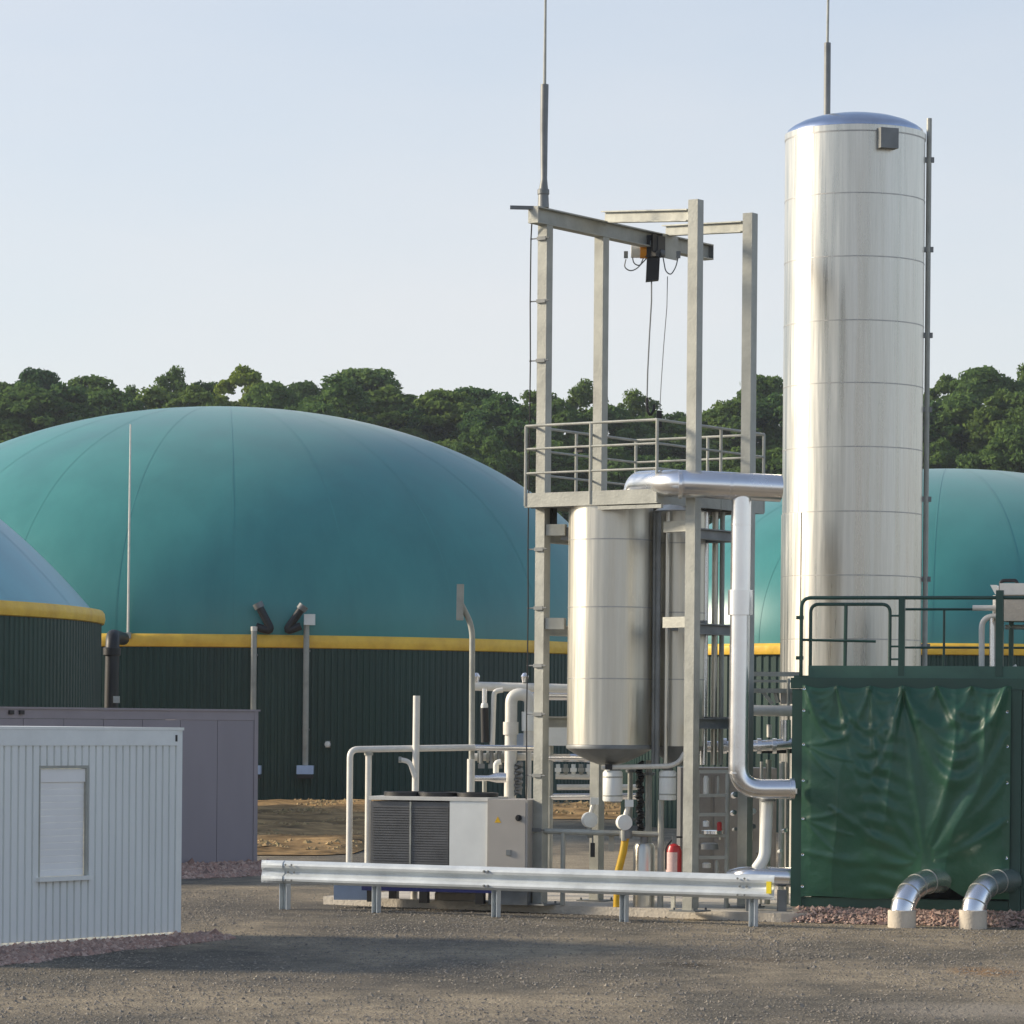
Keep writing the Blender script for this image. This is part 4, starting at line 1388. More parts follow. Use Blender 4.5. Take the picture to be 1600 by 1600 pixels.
# pipework right of the left post, farther back
t = thing('pipe_bundle', 'level pale pipes and white box seen between the left posts, behind the vessel', 'pipework', P(890, 1400, PD + 1))
PD2 = PD + 1.2
def pb(pts, w, m='whitepipe', fil=.1, name='pipe'):
    return MB().tube(fillet([P(x, y, PD2) for x, y in pts], fil, 5), M(w / 2, PD2), 14).build(name, m, t)
pb([(850, 1184), (905, 1184), (928, 1186)], 12, 'alu')
pb([(868, 1213), (940, 1214)], 9)
pb([(870, 1230), (1000, 1230)], 9)
pb([(858, 1245), (1000, 1244)], 10, 'alu')
for px in (872, 884, 896, 908, 920):
    v_ = MB(); v_.tube([P(px, 1194, PD2), P(px, 1214, PD2)], .035, 10); v_.cbox(P(px, 1203, PD2 - .02), .10, .10, .06)
    v_.build('valve', 'galv' if px % 8 else 'white', t)
MB().cbox(P(873, 1145, PD2), M(36, PD2), .5, M(40, PD2)).build('terminal_box', 'white', t)
MB().cbox(P(873, 1122, PD2), M(38, PD2), .54, M(5, PD2)).build('box_lid', 'beige', t)
for px in (860, 935):
    a = P(px, 1160, PD2); MB().tube([a, Vector((a.x, a.y, SLAB))], .05, 10).build('stand_leg', 'galv', t)

# pipework between the frame and the green container
t = thing('pipe_rack', 'bright pipes and a steel truss between the frame and the green container', 'pipework', GZ(1200, 1404, SLAB))
QD = F(AW, BW, 0).y + .9
def pq(pts, w, m='alu', fil=.12, name='pipe', off=0.0):
    return MB().tube(fillet([P(x, y, QD + off) for x, y in pts], fil, 6), M(w / 2, QD), 16).build(name, m, t)
pq([(1160, 1110), (1250, 1111)], 17, 'whitepipe')
p_ = pq([(1084, 1166), (1140, 1167), (1215, 1164), (1250, 1160)], 17, 'alu', .2)
for px in (1098, 1132, 1186, 1210):
    MB().lathe(P(px, 1165.5, QD), [(.001, -.03), (M(12, QD), -.03), (M(12, QD), .03), (.001, .03)], 18, axis=(1, 0, 0)).build('flange', 'alu', p_)
MB().tube([P(1202, 1152, QD), P(1202, 1132, QD)], M(4, QD), 12).build('nozzle', 'whitepipe', p_)
MB().tube([P(1228, 1158, QD), P(1228, 1125, QD)], M(8, QD), 12).build('nozzle', 'alu', p_)
for y0 in (1053, 1064, 1079):
    MB().bar(P(1166, y0, QD + .3), P(1250, y0 + .6, QD + .3), .10, M(7 if y0 != 1064 else 4, QD)).build('truss_chord', 'galv', t)
MB().bar(P(1192, 1081, QD + .3), P(1207, 1100, QD + .3), .05, .05).build('truss_brace', 'galv', t)
MB().bar(P(1216, 1098, QD + .3), P(1212, 1082, QD + .3), .05, .05).build('truss_brace', 'galv', t)
MB().cbox(P(1228, 1090, QD + .4), M(18, QD), .2, M(20, QD)).build('junction_box', 'beige', t)
for px, w, y0, m_ in ((1201, 9, 1187, 'galv'), (1190, 5, 1190, 'whitepipe'), (1222, 9, 1190, 'whitepipe'), (1232, 5, 1060, 'galv')):
    a = P(px, y0, QD + .1); b_ = P(px - 2, 1398, QD + .1); b_.z = SLAB
    MB().tube([b_, a], M(w / 2, QD), 12).build('stand_pipe', m_, t)
MB().cbox(P(1218, 1172, QD + .35), M(60, QD), .2, M(10, QD)).build('drip_tray', 'black', t)
for px, py, s_, m_ in ((1176, 1268, 9, 'white'), (1186, 1332, 6, 'black'), (1176, 1292, 8, 'galvdark'), (1148, 1242, 10, 'alu'), (1146, 1270, 8, 'alu'), (1148, 1296, 6, 'galvdark'), (1219, 1330, 6, 'white'), (1226, 1298, 7, 'alu')):
    MB().lathe(P(px, py, QD - .1), [(.001, -.05), (M(s_ / 2, QD), -.045), (M(s_ / 2, QD), .045), (.001, .05)], 12, axis=(.3, -1, .2)).build('gauge', m_, t)
ec = GZ(1160, 1400, SLAB) + Vector((0, 3.6, 0))  # plain dark box added to give the pipes a dark background
t = thing('dark_backdrop_box', 'dark grey box added as a backdrop behind the pipes left of the green container', 'housing', ec)
hw = M(150, ec.y)
MB().box(ec - Vector((hw / 2, 0, 0)), (hw, 0, 0), (0, 1.2, 0), (0, 0, P(1160, 1200, ec.y).z - SLAB)).build('casing', 'fin', t)
for k in range(3):
    MB().box(ec + Vector((-hw / 2 + .03 + k * hw / 3, -.022, .12)), (hw / 3 - .06, 0, 0), (0, .02, 0), (0, 0, P(1160, 1206, ec.y).z - SLAB - .2)).build('access_door', 'fin', t)
    MB().cbox(ec + Vector((-hw / 2 + .12 + k * hw / 3, -.04, .8)), .03, .03, .14).build('door_handle', 'galv', t)
# white stand pipe and fat level pipe at the foot
t = thing('return_pipe', 'fat pale pipe lying behind the right end of the guard rail with a white riser', 'pipe', GZ(1195, 1404, SLAB))
WD = FR.y + .25
MB().tube(fillet([P(1146, 1372, WD + .3), P(1166, 1368, WD), P(1240, 1371, WD)], .2, 6), M(15, WD), 20).build('level_pipe', 'alu', t)
MB().tube(fillet([P(1199, 1246, WD), P(1195, 1340, WD), P(1182, 1358, WD)], .16, 6), M(9.5, WD), 18).build('riser', 'white', t)
flange(t, P(1199, 1249, WD), Z, M(13, WD), .05, 'galvdark')
for px in (1172, 1222):
    a = P(px, 1375, WD)
    MB().cbox(Vector((a.x, a.y, (a.z - M(15, WD) + SLAB) / 2)), .12, .2, max(.04, a.z - M(15, WD) - SLAB)).build('saddle', 'galvdark', t)

# ================================================================== CHILLER UNIT
CH = Vector((P(826, 1400, 0 + F(0, 0, 0).y - .25).x, F(0, 0, 0).y - .25, 0))
chd = Vector((-1, .30, 0)).normalized()              # runs to the left, slightly away
chn = Vector((chd.y, -chd.x, 0))
if chn.y > 0: chn = -chn
def ch(px, py): return hit(px, py, CH, chd)
zT = ch(760, 1249)[1]; zB_ = ch(760, 1383)[1]
sA, sB, sC, sD = ch(825, 1300)[0], ch(762, 1300)[0], ch(702, 1300)[0], ch(578, 1300)[0]
t = thing('chiller_unit', 'packaged chiller with dark finned sides, a white panel and a beige control cabinet', 'chiller', CH + Z * SLAB)
def cbx(name, s0_, s1_, z0_, z1_, dep, m, parent=None, off=0.0):
    return MB().box(CH + chd * s0_ + chn * off + Z * z0_, chd * (s1_ - s0_), -chn * dep, Z * (z1_ - z0_)).build(name, m, parent or t)
cab = cbx('control_cabinet', sA, sB - .004, zB_, zT, 1.0, 'beige', off=.03)
cbx('white_panel', sB, sC - .004, zB_, zT - .03, 1.0, 'white')
core = cbx('finned_core', sC, sD, zB_, zT - .05, 1.0, 'fin', off=-.03)
smid = ch(641, 1300)[0]
for (a0, a1) in ((sC + .02, smid - .015), (smid + .015, sD - .02)):
    n = 30
    pn = MB()
    for i in range(n):
        z = zB_ + .03 + (zT - .1 - zB_ - .03) * i / n
        pn.box(CH + chd * a0 - chn * .028 + Z * z, chd * (a1 - a0), chn * .022, Z * .022)
    tag(pn.build('fin_grille', 'fin', core), kind='stuff')
cbx('mullion', smid - .012, smid + .012, zB_, zT - .05, .03, 'galv', core, .004)
cbx('roof_trim', sB - .0, sD + .02, zT - .028, zT + .022, 1.02, 'whitepipe', off=.012)
for px in (615, 668, 730):
    c_ = CH + chd * ch(px, 1245)[0] - chn * .5 + Z * (zT + .022)
    fn = MB().lathe(c_, [(.30, 0), (.30, .06), (.27, .065), (.27, .02)], 24).build('fan_cowl', 'black', t)
    MB().lathe(c_, [(.06, 0), (.06, .05), (.001, .06)], 12).build('hub', 'galvdark', fn)
# control cabinet furniture
def onc(px, py): 
    s, z = ch(px, py)
    return CH + chd * s + chn * .040 + Z * z
w_ = onc(779, 1281); e_ = .05
MB().add([w_ - chd * e_ - Z * e_ * .8, w_ + chd * e_ - Z * e_ * .8, w_ + Z * e_], [(0, 2, 1)]).build('warning_sign', 'yellow', cab)
k_ = onc(812, 1278)
MB().lathe(k_, [(.045, 0), (.045, .03), (.001, .032)], 16, axis=chn).build('switch_knob', 'black', cab)
MB().cbox(k_ + chn * .04, .022, .03, .09, chd, chn).build('switch_handle', 'black', cab)
MB().cbox(onc(796, 1332), .07, .03, .08, chd, chn).build('door_latch', 'galvdark', cab)
MB().box(CH + chd * (sA + .03) + chn * .0335 + Z * (zB_ + .03), chd * (sB - sA - .06), chn * .004, Z * (zT - zB_ - .06)).build('cabinet_door', 'beige', cab)
# skid
sk = MB()
z1s = ch(700, 1384)[1]; z0s = ch(700, 1394)[1]
sL = ch(566, 1390)[0]; sR = ch(772, 1390)[0]
for off in (0.03, -.95):
    sk.box(CH + chd * sR + chn * off + Z * z0s, chd * (sL - sR), -chn * .08, Z * (zB_ - z0s - .002))
sko = sk.build('skid_beam', 'blue', t)
for s_ in (sR + .15, (sR + sL) / 2, sL - .2):
    MB().box(CH + chd * s_ + chn * .03 + Z * SLAB, chd * .12, -chn * .12, Z * (z0s - SLAB - .002)).build('skid_foot', 'black', t)
    MB().box(CH + chd * s_ - chn * .95 + Z * SLAB, chd * .12, -chn * .12, Z * (z0s - SLAB - .002)).build('skid_foot', 'black', t)
cbx('cabinet_plinth', sA + .02, sB, SLAB, zB_ - .002, .9, 'galvdark', off=-.05)
# things under/beside it
c_ = GZ(552, 1405, SLAB)
t = thing('grey_crate', 'low grey box on the slab left of the chiller, seen under the guard rail', 'box', c_)
MB().cbox(c_ + Z * .14, .55, .4, .28).build('box', 'bluegrey', t)
MB().cbox(c_ + Z * .295, .58, .43, .03).build('lid', 'rail', t)
c_ = GZ(712, 1408, SLAB) + Vector((0, .35, 0))
t = thing('timber_block', 'pale block lying under the chiller skid', 'block', c_)
MB().cbox(c_ + Z * .05, .62, .18, .10).build('block', 'collar', t)
MB().cbox(c_ + Z * .108, .60, .16, .012).build('top_board', 'concrete', t)

# yellow warning post beside the cabinet
c_ = GZ(834, 1413, SLAB)
t = thing('warning_post', 'short yellow and grey striped post between the chiller and the left frame post', 'post', c_)
zt_ = P(833, 1330, c_.y).z
n = 7
for i in range(n):
    z0_ = SLAB + (zt_ - SLAB) * i / n
    MB().lathe(c_ * 1.0 - Z * c_.z + Z * z0_, [(.001, 0), (.045, 0), (.045, (zt_ - SLAB) / n - .001), (.001, (zt_ - SLAB) / n - .001)], 12).build('stripe', 'yellow' if i % 2 == 0 else 'galv', t)

# pale frame pipes left of the chiller
ND = CH.y + 1.35
t = thing('pipe_loop', 'pale pipe loop rising left of the chiller and running level over it', 'pipe', GZ(552, 1404, SLAB))
l0 = P(545, 1400, ND); l0.z = SLAB
MB().tube(fillet([l0, P(547, 1171, ND), P(742, 1168, ND + .5)], .12, 6), M(5, ND), 14).build('outer_pipe', 'whitepipe', t)
l1 = P(574, 1400, ND + .1); l1.z = SLAB
MB().tube(fillet([l1, P(576, 1174, ND + .1)], .1, 6), M(5, ND), 14).build('inner_pipe', 'whitepipe', t)
flange(t, P(576, 1178, ND + .1), Z, M(7, ND), .04, 'galv')
MB().tube([P(740, 1168, ND + .5), P(848, 1170, ND + .7)], M(4.5, ND), 12).build('level_pipe', 'alu', t)
for p_ in (l0, l1):
    MB().cbox(Vector((p_.x, p_.y, SLAB + .01)), .22, .22, .02).build('foot_plate', 'galvdark', t)
# vent stub
t = thing('vent_pipe', 'pale open pipe with a side branch standing behind the chiller', 'pipe', GZ(648, 1400, SLAB))
b0 = P(647, 1400, ND + .2); b0.z = SLAB
MB().tube([b0, P(651, 1087, ND + .2)], M(5.6, ND), 14).build('pipe', 'whitepipe', t)
MB().tube(fillet([P(649, 1216, ND + .1), P(640, 1190, ND + .1), P(626, 1187, ND + .1)], .15, 5), M(4, ND), 10).build('branch', 'whitepipe', t)
flange(t, P(625, 1187, ND + .1), Vector((1, 0, 0)), M(5, ND), .04, 'galv')
# lamp post with flat panel
t = thing('lamp_post', 'slim bent post with a flat upright lamp head behind the chiller', 'lamp post', GZ(738, 1400, SLAB))
b0 = P(736, 1400, ND + .6); b0.z = SLAB
lp = fillet([b0, P(738, 978, ND + .6), P(720, 943, ND + .6)], .18, 6)
MB().tube(lp, M(4.6, ND), 12).build('pole', 'galv', t)
MB().cbox(P(719, 941, ND + .6), M(11, ND), .34, M(56, ND), Vector((1, 0, 0)), Vector((0, 1, 0)), Vector((.01, 0, 1)).normalized()).build('lamp_head', 'galv', t)
MB().tube([P(736, 1186, ND + .58), P(735.5, 1240, ND + .58)], M(6.2, ND), 12).build('pole_sleeve', 'whitepipe', t)

# ================================================================== TALL TOWER
TD = FR.y + 6.2
TX = P(1333, 600, TD).x
TC = Vector((TX, TD, 0))
TR = M(109, TD)
tz = lambda py: P(1333, py, TD).z
t = thing('steel_tower', 'tall round stainless steel tower with banded cladding and a domed cap', 'tower', TC)
cuts = [tz(222), tz(317), tz(414), tz(512), tz(608), tz(706), tz(805), tz(903), tz(1001), tz(1099), tz(1197), tz(1295), 0.0]
ring_bands(t, TC, TR, cuts, 'tower', 96)
cap = MB().lathe(TC, [(TR * .99, tz(224)), (TR * .985, tz(214)), (TR * .97, tz(206)), (TR * .90, tz(200)), (TR * .78, tz(193)), (TR * .6, tz(186.5)), (TR * .4, tz(182)), (TR * .2, tz(179.5)), (.001, tz(179))], 96).build('domed_cap', 'cap', t, 60)
MB().lathe(TC, [(TR * .985, tz(222)), (TR * 1.008, tz(221)), (TR * 1.008, tz(212)), (TR * .98, tz(211))], 96).build('rim_ring', 'tower', cap)
a_ = Vector((.34, -.94, 0)).normalized()
MB().cbox(TC + a_ * (TR + .06) + Z * tz(234), M(30, TD), .16, M(31, TD), Z.cross(a_), a_).build('junction_box', 'galvdark', t)
# flat cover duct running down the left side
dl = Vector((-.93, -.36, 0)).normalized()
dq = cuts[6:]
for z1_, z0_ in zip(dq[:-1], dq[1:]):
    sh2 = MB().lathe(TC, [(TR - .01, z0_ + .006), (TR + .012, z0_ + .006), (TR + .012, z1_ - .006), (TR - .01, z1_ - .006)], 8, R(176), R(219))
    sh2.sm = [False] * len(sh2.sm)
    for a_e in (R(176), R(219)):
        ex, ey = math.cos(a_e), math.sin(a_e)
        sh2.add([(TC.x + ex * (TR - .01), TC.y + ey * (TR - .01), z0_ + .006), (TC.x + ex * (TR + .012), TC.y + ey * (TR + .012), z0_ + .006), (TC.x + ex * (TR + .012), TC.y + ey * (TR + .012), z1_ - .006), (TC.x + ex * (TR - .01), TC.y + ey * (TR - .01), z1_ - .006)], [(0, 1, 2, 3)])
    sh2.build('duct_cover', 'tower', t)
# vent pole on the right
vp0, vp1 = P(1443, 1100, TD), P(1452, 185, TD)
vp0.z = .0
vpo = MB().tube([Vector((vp1.x, vp1.y, 0)), vp1], M(4.2, TD), 10).build('vent_pole', 'galv', t)
for py in (250, 390, 524, 640, 780, 905, 1010):
    z = P(1450, py, TD).z
    MB().cbox(Vector((TX + TR + (vp1.x - TX - TR) / 2, TD, z)), (vp1.x - TX - TR) + .16, .06, .08).build('pole_bracket', 'galvdark', vpo)
# lightning mast behind the tower
lm = P(1293, 400, TD + TR + .25)
md_ = lm.y
t = thing('lightning_mast', 'grey lightning mast with a thin tip rising behind the steel tower cap', 'mast', Vector((lm.x, md_, 0)))
MB().tube([Vector((lm.x, md_, 0)), P(1293, 67, md_)], M(5.2, md_), 12).build('mast_tube', 'galvdark', t)
MB().tube([P(1293, 67, md_), P(1295, -70, md_)], M(2.0, md_), 8).build('air_terminal', 'galv', t)
MB().cbox(Vector((lm.x, md_, .02)), .4, .4, .04).build('base_plate', 'galvdark', t)
for z in (3.0, 7.0, 10.0):
    MB().cbox(Vector((lm.x + .0, md_ - .18, z)), .08, .34, .08).build('wall_bracket', 'galvdark', t)

# ================================================================== GREEN CONTAINER
KZ = .20
KQ = GZ(1235, 1416, KZ)
kd = Vector((1, -.26, 0)).normalized()
kn = Vector((kd.y, -kd.x, 0))                       # outward, towards the camera
def kh(px, py, off=0.0): return hit(px, py, KQ + kn * off, kd)
def K(s, off, z): return Vector((KQ.x, KQ.y, 0)) + kd * s + kn * off + Z * z
kzt = kh(1300, 1059)[1]
kzd = kh(1300, 1040)[1]
kL = kh(1578, 1200)[0]; pw_ = kh(1254, 1200)[0]
DEP = 3.2
t = thing('green_container', 'dark green steel container with a wrinkled tarpaulin front and a railed roof', 'container', K(0, 0, KZ))
# plinth
MB().box(K(.02, -.04, -.02), kd * (kL + 3.2), -kn * DEP, Z * (KZ + .018)).build('plinth', 'concrete', t)
for s_ in (0, kL):
    MB().box(K(s_, 0, KZ), kd * pw_, -kn * .16, Z * (kzt - KZ - .155)).build('corner_post', 'green', t)
    MB().box(K(s_, -DEP + .18, KZ), kd * pw_, -kn * .16, Z * (kzt - KZ - .155)).build('corner_post', 'green', t)
MB().box(K(-.02, .01, kzt - .15), kd * (kL + 3.2), -kn * .18, Z * .15).build('top_rail', 'green', t)
MB().box(K(pw_ + .004, -.01, KZ + .0), kd * (kL - pw_ - .008), -kn * .15, Z * .13).build('bottom_rail', 'green', t)
MB().box(K(.01, -.02 - .16, KZ + .1), kd * .05, -kn * (DEP - .36), Z * (kzt - KZ - .26)).build('side_wall', 'green', t)
MB().box(K(kL + pw_ + .005, -.04, KZ), kd * 3.0, -kn * .05, Z * (kzt - KZ - .155)).build('front_wall', 'green', t)
MB().box(K(pw_ + .1, -DEP + .05, KZ), kd * (kL + 2.9), -kn * .05, Z * (kzt - KZ - .16)).build('back_wall', 'green', t)
MB().box(K(pw_ - .02, -.9, KZ), kd * (kL - pw_ + .04), -kn * .04, Z * (kzt - KZ - .16)).build('dark_backing', 'darkin', t)  # near black panel stands in for the shade inside the container
roof = MB().box(K(.0, -.12, kzt + .002), kd * (kL + 3.1), -kn * (DEP - .1), Z * .03).build('roof_deck', 'deck', t)
sdk = kh(1262, 1040)[0]
MB().box(K(sdk, -.06, kzt + .001), kd * (kL + 3.2 - sdk), -kn * .06, Z * (kzd - kzt)).build('deck_kickboard', 'deck', t)
# tarpaulin
def tarp():
    sx0, sx1 = kh(1253, 1200, .03)[0], kh(1579, 1200, .03)[0]
    z1 = kh(1400, 1071, .03)[1]; z0 = kh(1400, 1404, .03)[1]
    W_ = sx1 - sx0; H_ = z1 - z0
    nx, ny = 190, 190
    gx = [kh(p, 1075, .03)[0] - sx0 for p in (1258, 1310, 1361, 1413, 1466, 1520, 1575)]
    def bottom(x):
        # flap held up over the first outlet pipe
        xl, xm, xr = (kh(p, 1380, .03)[0] - sx0 for p in (1405, 1446, 1512))
        if x < xl: return .012 * math.sin(x * 5)
        if x < xm:
            f = (x - xl) / (xm - xl); return .40 * f * f * (3 - 2 * f)
        if x < xr:
            f = (x - xm) / (xr - xm); return .40 * (1 - f) ** 1.1 + .02 * f
        return .02
    def TX_(px, py):
        s_, z_ = kh(px, py, .03)
        return np.array([s_ - sx0, z_ - z0])
    folds = []                                           # (p, q, sag point, amplitude, width)
    rgs = random.Random(4)
    def swag(p, q, sag, amp, wid, skew=0.0):
        c = (p + q) / 2 + np.array([skew, -2 * sag])
        folds.append((p, c, q, amp, wid))
    G = [np.array([g_, H_]) for g_ in gx]
    for k in range(6):
        w_ = gx[k + 1] - gx[k]
        for sg in (.10, .20, .32, .46):
            swag(G[k], G[k + 1], sg + rgs.uniform(-.02, .02), .022 - .03 * sg * .6, .030 + .03 * sg, rgs.uniform(-.06, .06))
    for k in range(0, 3):                                # festoons on the left and middle
        for sg in (.55, .72, .92, 1.15):
            if k == 0 and sg > .8: continue
            swag(G[k] - [0, .05], G[k + 2 if k < 2 else 3] - [0, .05], sg + rgs.uniform(-.05, .05), .022, .040, rgs.uniform(-.1, .1))
    for sg, am in ((.55, .035), (.78, .045), (1.02, .05), (1.30, .05)):    # the wide drape on the right
        swag(G[3], G[6] if sg > .7 else G[5], sg, am, .07, .10)
    for sg, am in ((.40, .03), (.62, .035)):
        swag(G[4], G[6], sg, am, .055, .05)
    pk = TX_(1448, 1350)                                 # raised flap: pulls fan out from its peak
    for e, am, wd in (((1574, 1215), .042, .07), ((1574, 1150), .045, .08), ((1574, 1280), .04, .06), ((1520, 1095), .03, .06), ((1413, 1110), .03, .05), ((1300, 1260), .022, .05), ((1258, 1330), .022, .05), ((1350, 1190), .025, .045)):
        e_ = TX_(*e)
        folds.append((pk + (e_ - pk) * .12, (pk + e_) / 2 + np.array([.06, -.14]), e_, am, wd))
    for f in (.28, .63):                  # pulls from the ties at the left edge
        p = np.array([.03, H_ * (1 - f)])
        for dx, dz in ((.55, .10), (.7, -.22), (.45, -.45)):
            q = p + np.array([dx, dz])
            folds.append((p, (p + q) / 2 + np.array([0, -.05]), q, .014, .028))
    XX = np.tile(np.linspace(0, W_, nx + 1), ny + 1).reshape(ny + 1, nx + 1)
    TT = np.repeat(np.linspace(0, 1, ny + 1), nx + 1).reshape(ny + 1, nx + 1)
    BB = np.array([bottom(x) for x in XX[0]])
    gi = np.clip(np.searchsorted(np.array(gx), XX[0]) - 1, 0, 5)
    CC = np.clip((XX[0] - np.array(gx)[gi]) / (np.array(gx)[gi + 1] - np.array(gx)[gi]), 0, 1)
    TOP = H_ - .045 * np.sin(np.pi * CC)
    ZZ = BB[None] + (TOP - BB)[None] * (1 - TT)
    HH = np.zeros_like(XX)
    for p, c, q, am, wd in folds:
        tt = np.linspace(0, 1, 22)[:, None]
        cv = p * (1 - tt) ** 2 + 2 * c * tt * (1 - tt) + q * tt ** 2
        best = np.full(XX.shape, 1e9); bt = np.zeros(XX.shape)
        for i_ in range(21):
            a_, b_ = cv[i_], cv[i_ + 1]
            d_ = b_ - a_; l2 = d_ @ d_ + 1e-9
            u_ = np.clip(((XX - a_[0]) * d_[0] + (ZZ - a_[1]) * d_[1]) / l2, 0, 1)
            ds = (XX - a_[0] - u_ * d_[0]) ** 2 + (ZZ - a_[1] - u_ * d_[1]) ** 2
            m_ = ds < best
            bt = np.where(m_, (i_ + u_) / 21, bt); best = np.where(m_, ds, best)
        wv = wd * (.55 + .9 * np.sin(np.pi * bt))
        HH += am * np.exp(-best / wv ** 2) * (.55 + .45 * np.sin(np.pi * bt))
    vs_ = []
    for j in range(ny + 1):
        for i in range(nx + 1):
            x, z, d = XX[j, i], ZZ[j, i], HH[j, i] * 1.1
            dpt = H_ - z
            wv_ = noise.noise(Vector((x * .8, z * .7, 9.1)))
            rg_ = 1 - abs(noise.noise(Vector((x * 1.9 + .5 * wv_, z * .35, 3.3)))) * 2
            d += .055 * max(0, rg_) ** 2 * min(1, .25 + dpt) * (.35 + .65 * min(1, z))
            mk = math.exp(-((x - .40 * W_) / (.11 * W_)) ** 2) * min(1, dpt)
            d += .012 * mk * math.sin(z * 26 + 5 * wv_ + 14 * (x - .40 * W_) ** 2)
            d += .17 * math.sin(math.pi * min(1, dpt / H_)) * math.sin(math.pi * i / nx) ** .7
            d += .035 * noise.noise(Vector((x * 1.1, z * .9, 5.5))) + .008 * noise.noise(Vector((x * 3.4, z * 3.0, 1.5)))
            d += .0035 * noise.noise(Vector((x * 11, z * 11, 8.5)))
            ed = max(0, min(1, x / .14, (W_ - x) / .10))
            d *= .3 + .7 * ed
            vs_.append(K(sx0 + x, .05 + d, z0 + z))
    n = nx + 1
    fs = [(j * n + i, (j + 1) * n + i, (j + 1) * n + i + 1, j * n + i + 1) for j in range(ny) for i in range(nx)]
    o = MB().add(vs_, fs, True).build('tarpaulin', 'tarp', t, 180)
    for k, xg in enumerate(gx):
        MB().lathe(K(sx0 + xg, .10, z1 - .05), [(.010, .0), (.022, .006), (.024, -.006)], 10, axis=kn).build('grommet', 'alu', o)
    for f in (.12, .28, .45, .63, .80, .95):
        for sx in (sx0 + .03, sx1 - .04):
            MB().lathe(K(sx, .085, z0 + H_ * (1 - f)), [(.008, .0), (.020, .006), (.022, -.006)], 10, axis=kn).build('grommet', 'alu', o)
    return o
tarp()
s_, z_ = kh(1241, 1236)
MB().cbox(K(s_, .02, z_), .09, .04, .07, kd, kn).build('side_plate', 'white', t)
# roof railing
def tubeK(pts, r, name, m='green', fil=0.0, n=6):
    return MB().tube(fillet([K(*p) for p in pts], fil, n) if fil else [K(*p) for p in pts], r, 8).build(name, m, roof)
rb_ = -.10
def kx(px, py): return kh(px, py, rb_)
zr1 = kx(1400, 934)[1]; zr2 = kx(1400, 1000)[1]; zbase = kzt + .03
s_l = kx(1252, 990)[0]
tubeK([(s_l, rb_, zbase), (s_l, rb_, zr1), (kx(1600, 950)[0] + 1.2, rb_, zr1)], .026, 'top_rail', fil=.14)
for px, r in ((1409, .042), (1562, .050)):
    s_ = kx(px, 1000)[0]
    MB().box(K(s_ - r, rb_ - r, zbase), kd * 2 * r, kn * 2 * r, Z * (zr1 - zbase + (.02 if px < 1500 else .10))).build('railing_post', 'green', roof)
s_g0, s_g1 = kx(1266, 990)[0], kx(1390, 990)[0]
zg = kx(1380, 944)[1]
tubeK([(s_g0, rb_ - .03, zbase), (s_g0, rb_ - .03, zg), (s_g1, rb_ - .03, zg), (s_g1, rb_ - .03, zbase)], .024, 'gate_frame', fil=.12)
tubeK([(s_l, rb_, zr2), (kx(1368, 1000)[0], rb_ - .03, zr2 - .02)], .018, 'mid_rail')
tubeK([(kx(1320, 990)[0], rb_ - .03, zbase), (kx(1321, 990)[0], rb_ - .03, zg)], .026, 'railing_post')
for py in (962, 1010, 1030):
    s_, z_ = kx(1397, py)
    tubeK([(s_g1, rb_ - .03, z_), (kx(1409, py)[0], rb_, z_)], .014, 'gate_hinge')
for py in (965, 1028):
    s_, z_ = kx(1250, py)
    MB().cbox(K(s_l - .02, rb_, z_), .10, .05, .05, kd, kn).build('gate_latch', 'green', roof)
bk = -2.3
sb0 = hit(1409, 955, KQ + kn * bk, kd)[0]
zb1 = hit(1450, 952, KQ + kn * bk, kd)[1]
tubeK([(sb0, bk, zb1), (sb0 + 4.2, bk, zb1)], .018, 'back_rail')
tubeK([(sb0, bk, zb1 - .55), (sb0 + 4.2, bk, zb1 - .55)], .016, 'back_rail')
for px in (1475, 1640):
    s_ = hit(px, 1000, KQ + kn * bk, kd)[0]
    tubeK([(s_, bk, zbase), (s_, bk, zb1)], .018, 'railing_post')
# machinery on the roof
ro = -.9
def kr(px, py): return hit(px, py, KQ + kn * ro, kd)
s_, z_ = kr(1568, 970)
t = thing('rooftop_unit', 'cream box unit with bent pipes on the roof of the green container', 'roof unit', K(s_, ro, zbase))
zu0, zu1 = kr(1570, 971)[1], kr(1570, 931)[1]
bx = MB().box(K(s_, ro + .3, zu0), kd * 1.6, -kn * .7, Z * (zu1 - zu0)).build('housing', 'collar', t)
MB().box(K(s_ - .02, ro + .33, zu1 + .002), kd * 1.66, -kn * .76, Z * .16).build('lid', 'whitepipe', t)
zt3 = zu1 + .10
h0 = kr(1545, 918)[0]; h1 = kr(1568, 918)[0]
MB().hexa(K(h0 + .10, ro + .1, kr(1550, 929)[1]), K(h1 - .02, ro + .1, kr(1550, 929)[1]), K(h1 - .02, ro - .3, kr(1550, 929)[1]), K(h0 + .10, ro - .3, kr(1550, 929)[1]), Z * .13 - kd * .07).build('hopper', 'white', t)
MB().tube([K(h1 - .10, ro - .1, kr(1560, 930)[1]), K(h1 - .10, ro - .1, zbase)], .06, 12).build('leg', 'whitepipe', t)
MB().tube([K(kr(1520, 950)[0], ro, kr(1520, 950)[1]), K(kr(1562, 950)[0], ro, kr(1562, 950)[1])], M(4.5, KQ.y), 14).build('stub_pipe', 'whitepipe', t)
ar = fillet([K(kr(1534, 1030)[0], ro, zbase), K(kr(1534, 964)[0], ro, kr(1534, 964)[1]), K(kr(1572, 962)[0], ro, kr(1572, 962)[1])], .22, 8)
MB().tube(ar, M(4.6, KQ.y), 14).build('bent_pipe', 'whitepipe', t)
MB().tube([K(kr(1550, 1030)[0], ro, zbase), K(kr(1550, 960)[0], ro, kr(1550, 965)[1])], M(4, KQ.y), 12).build('stand_pipe', 'alu', t)
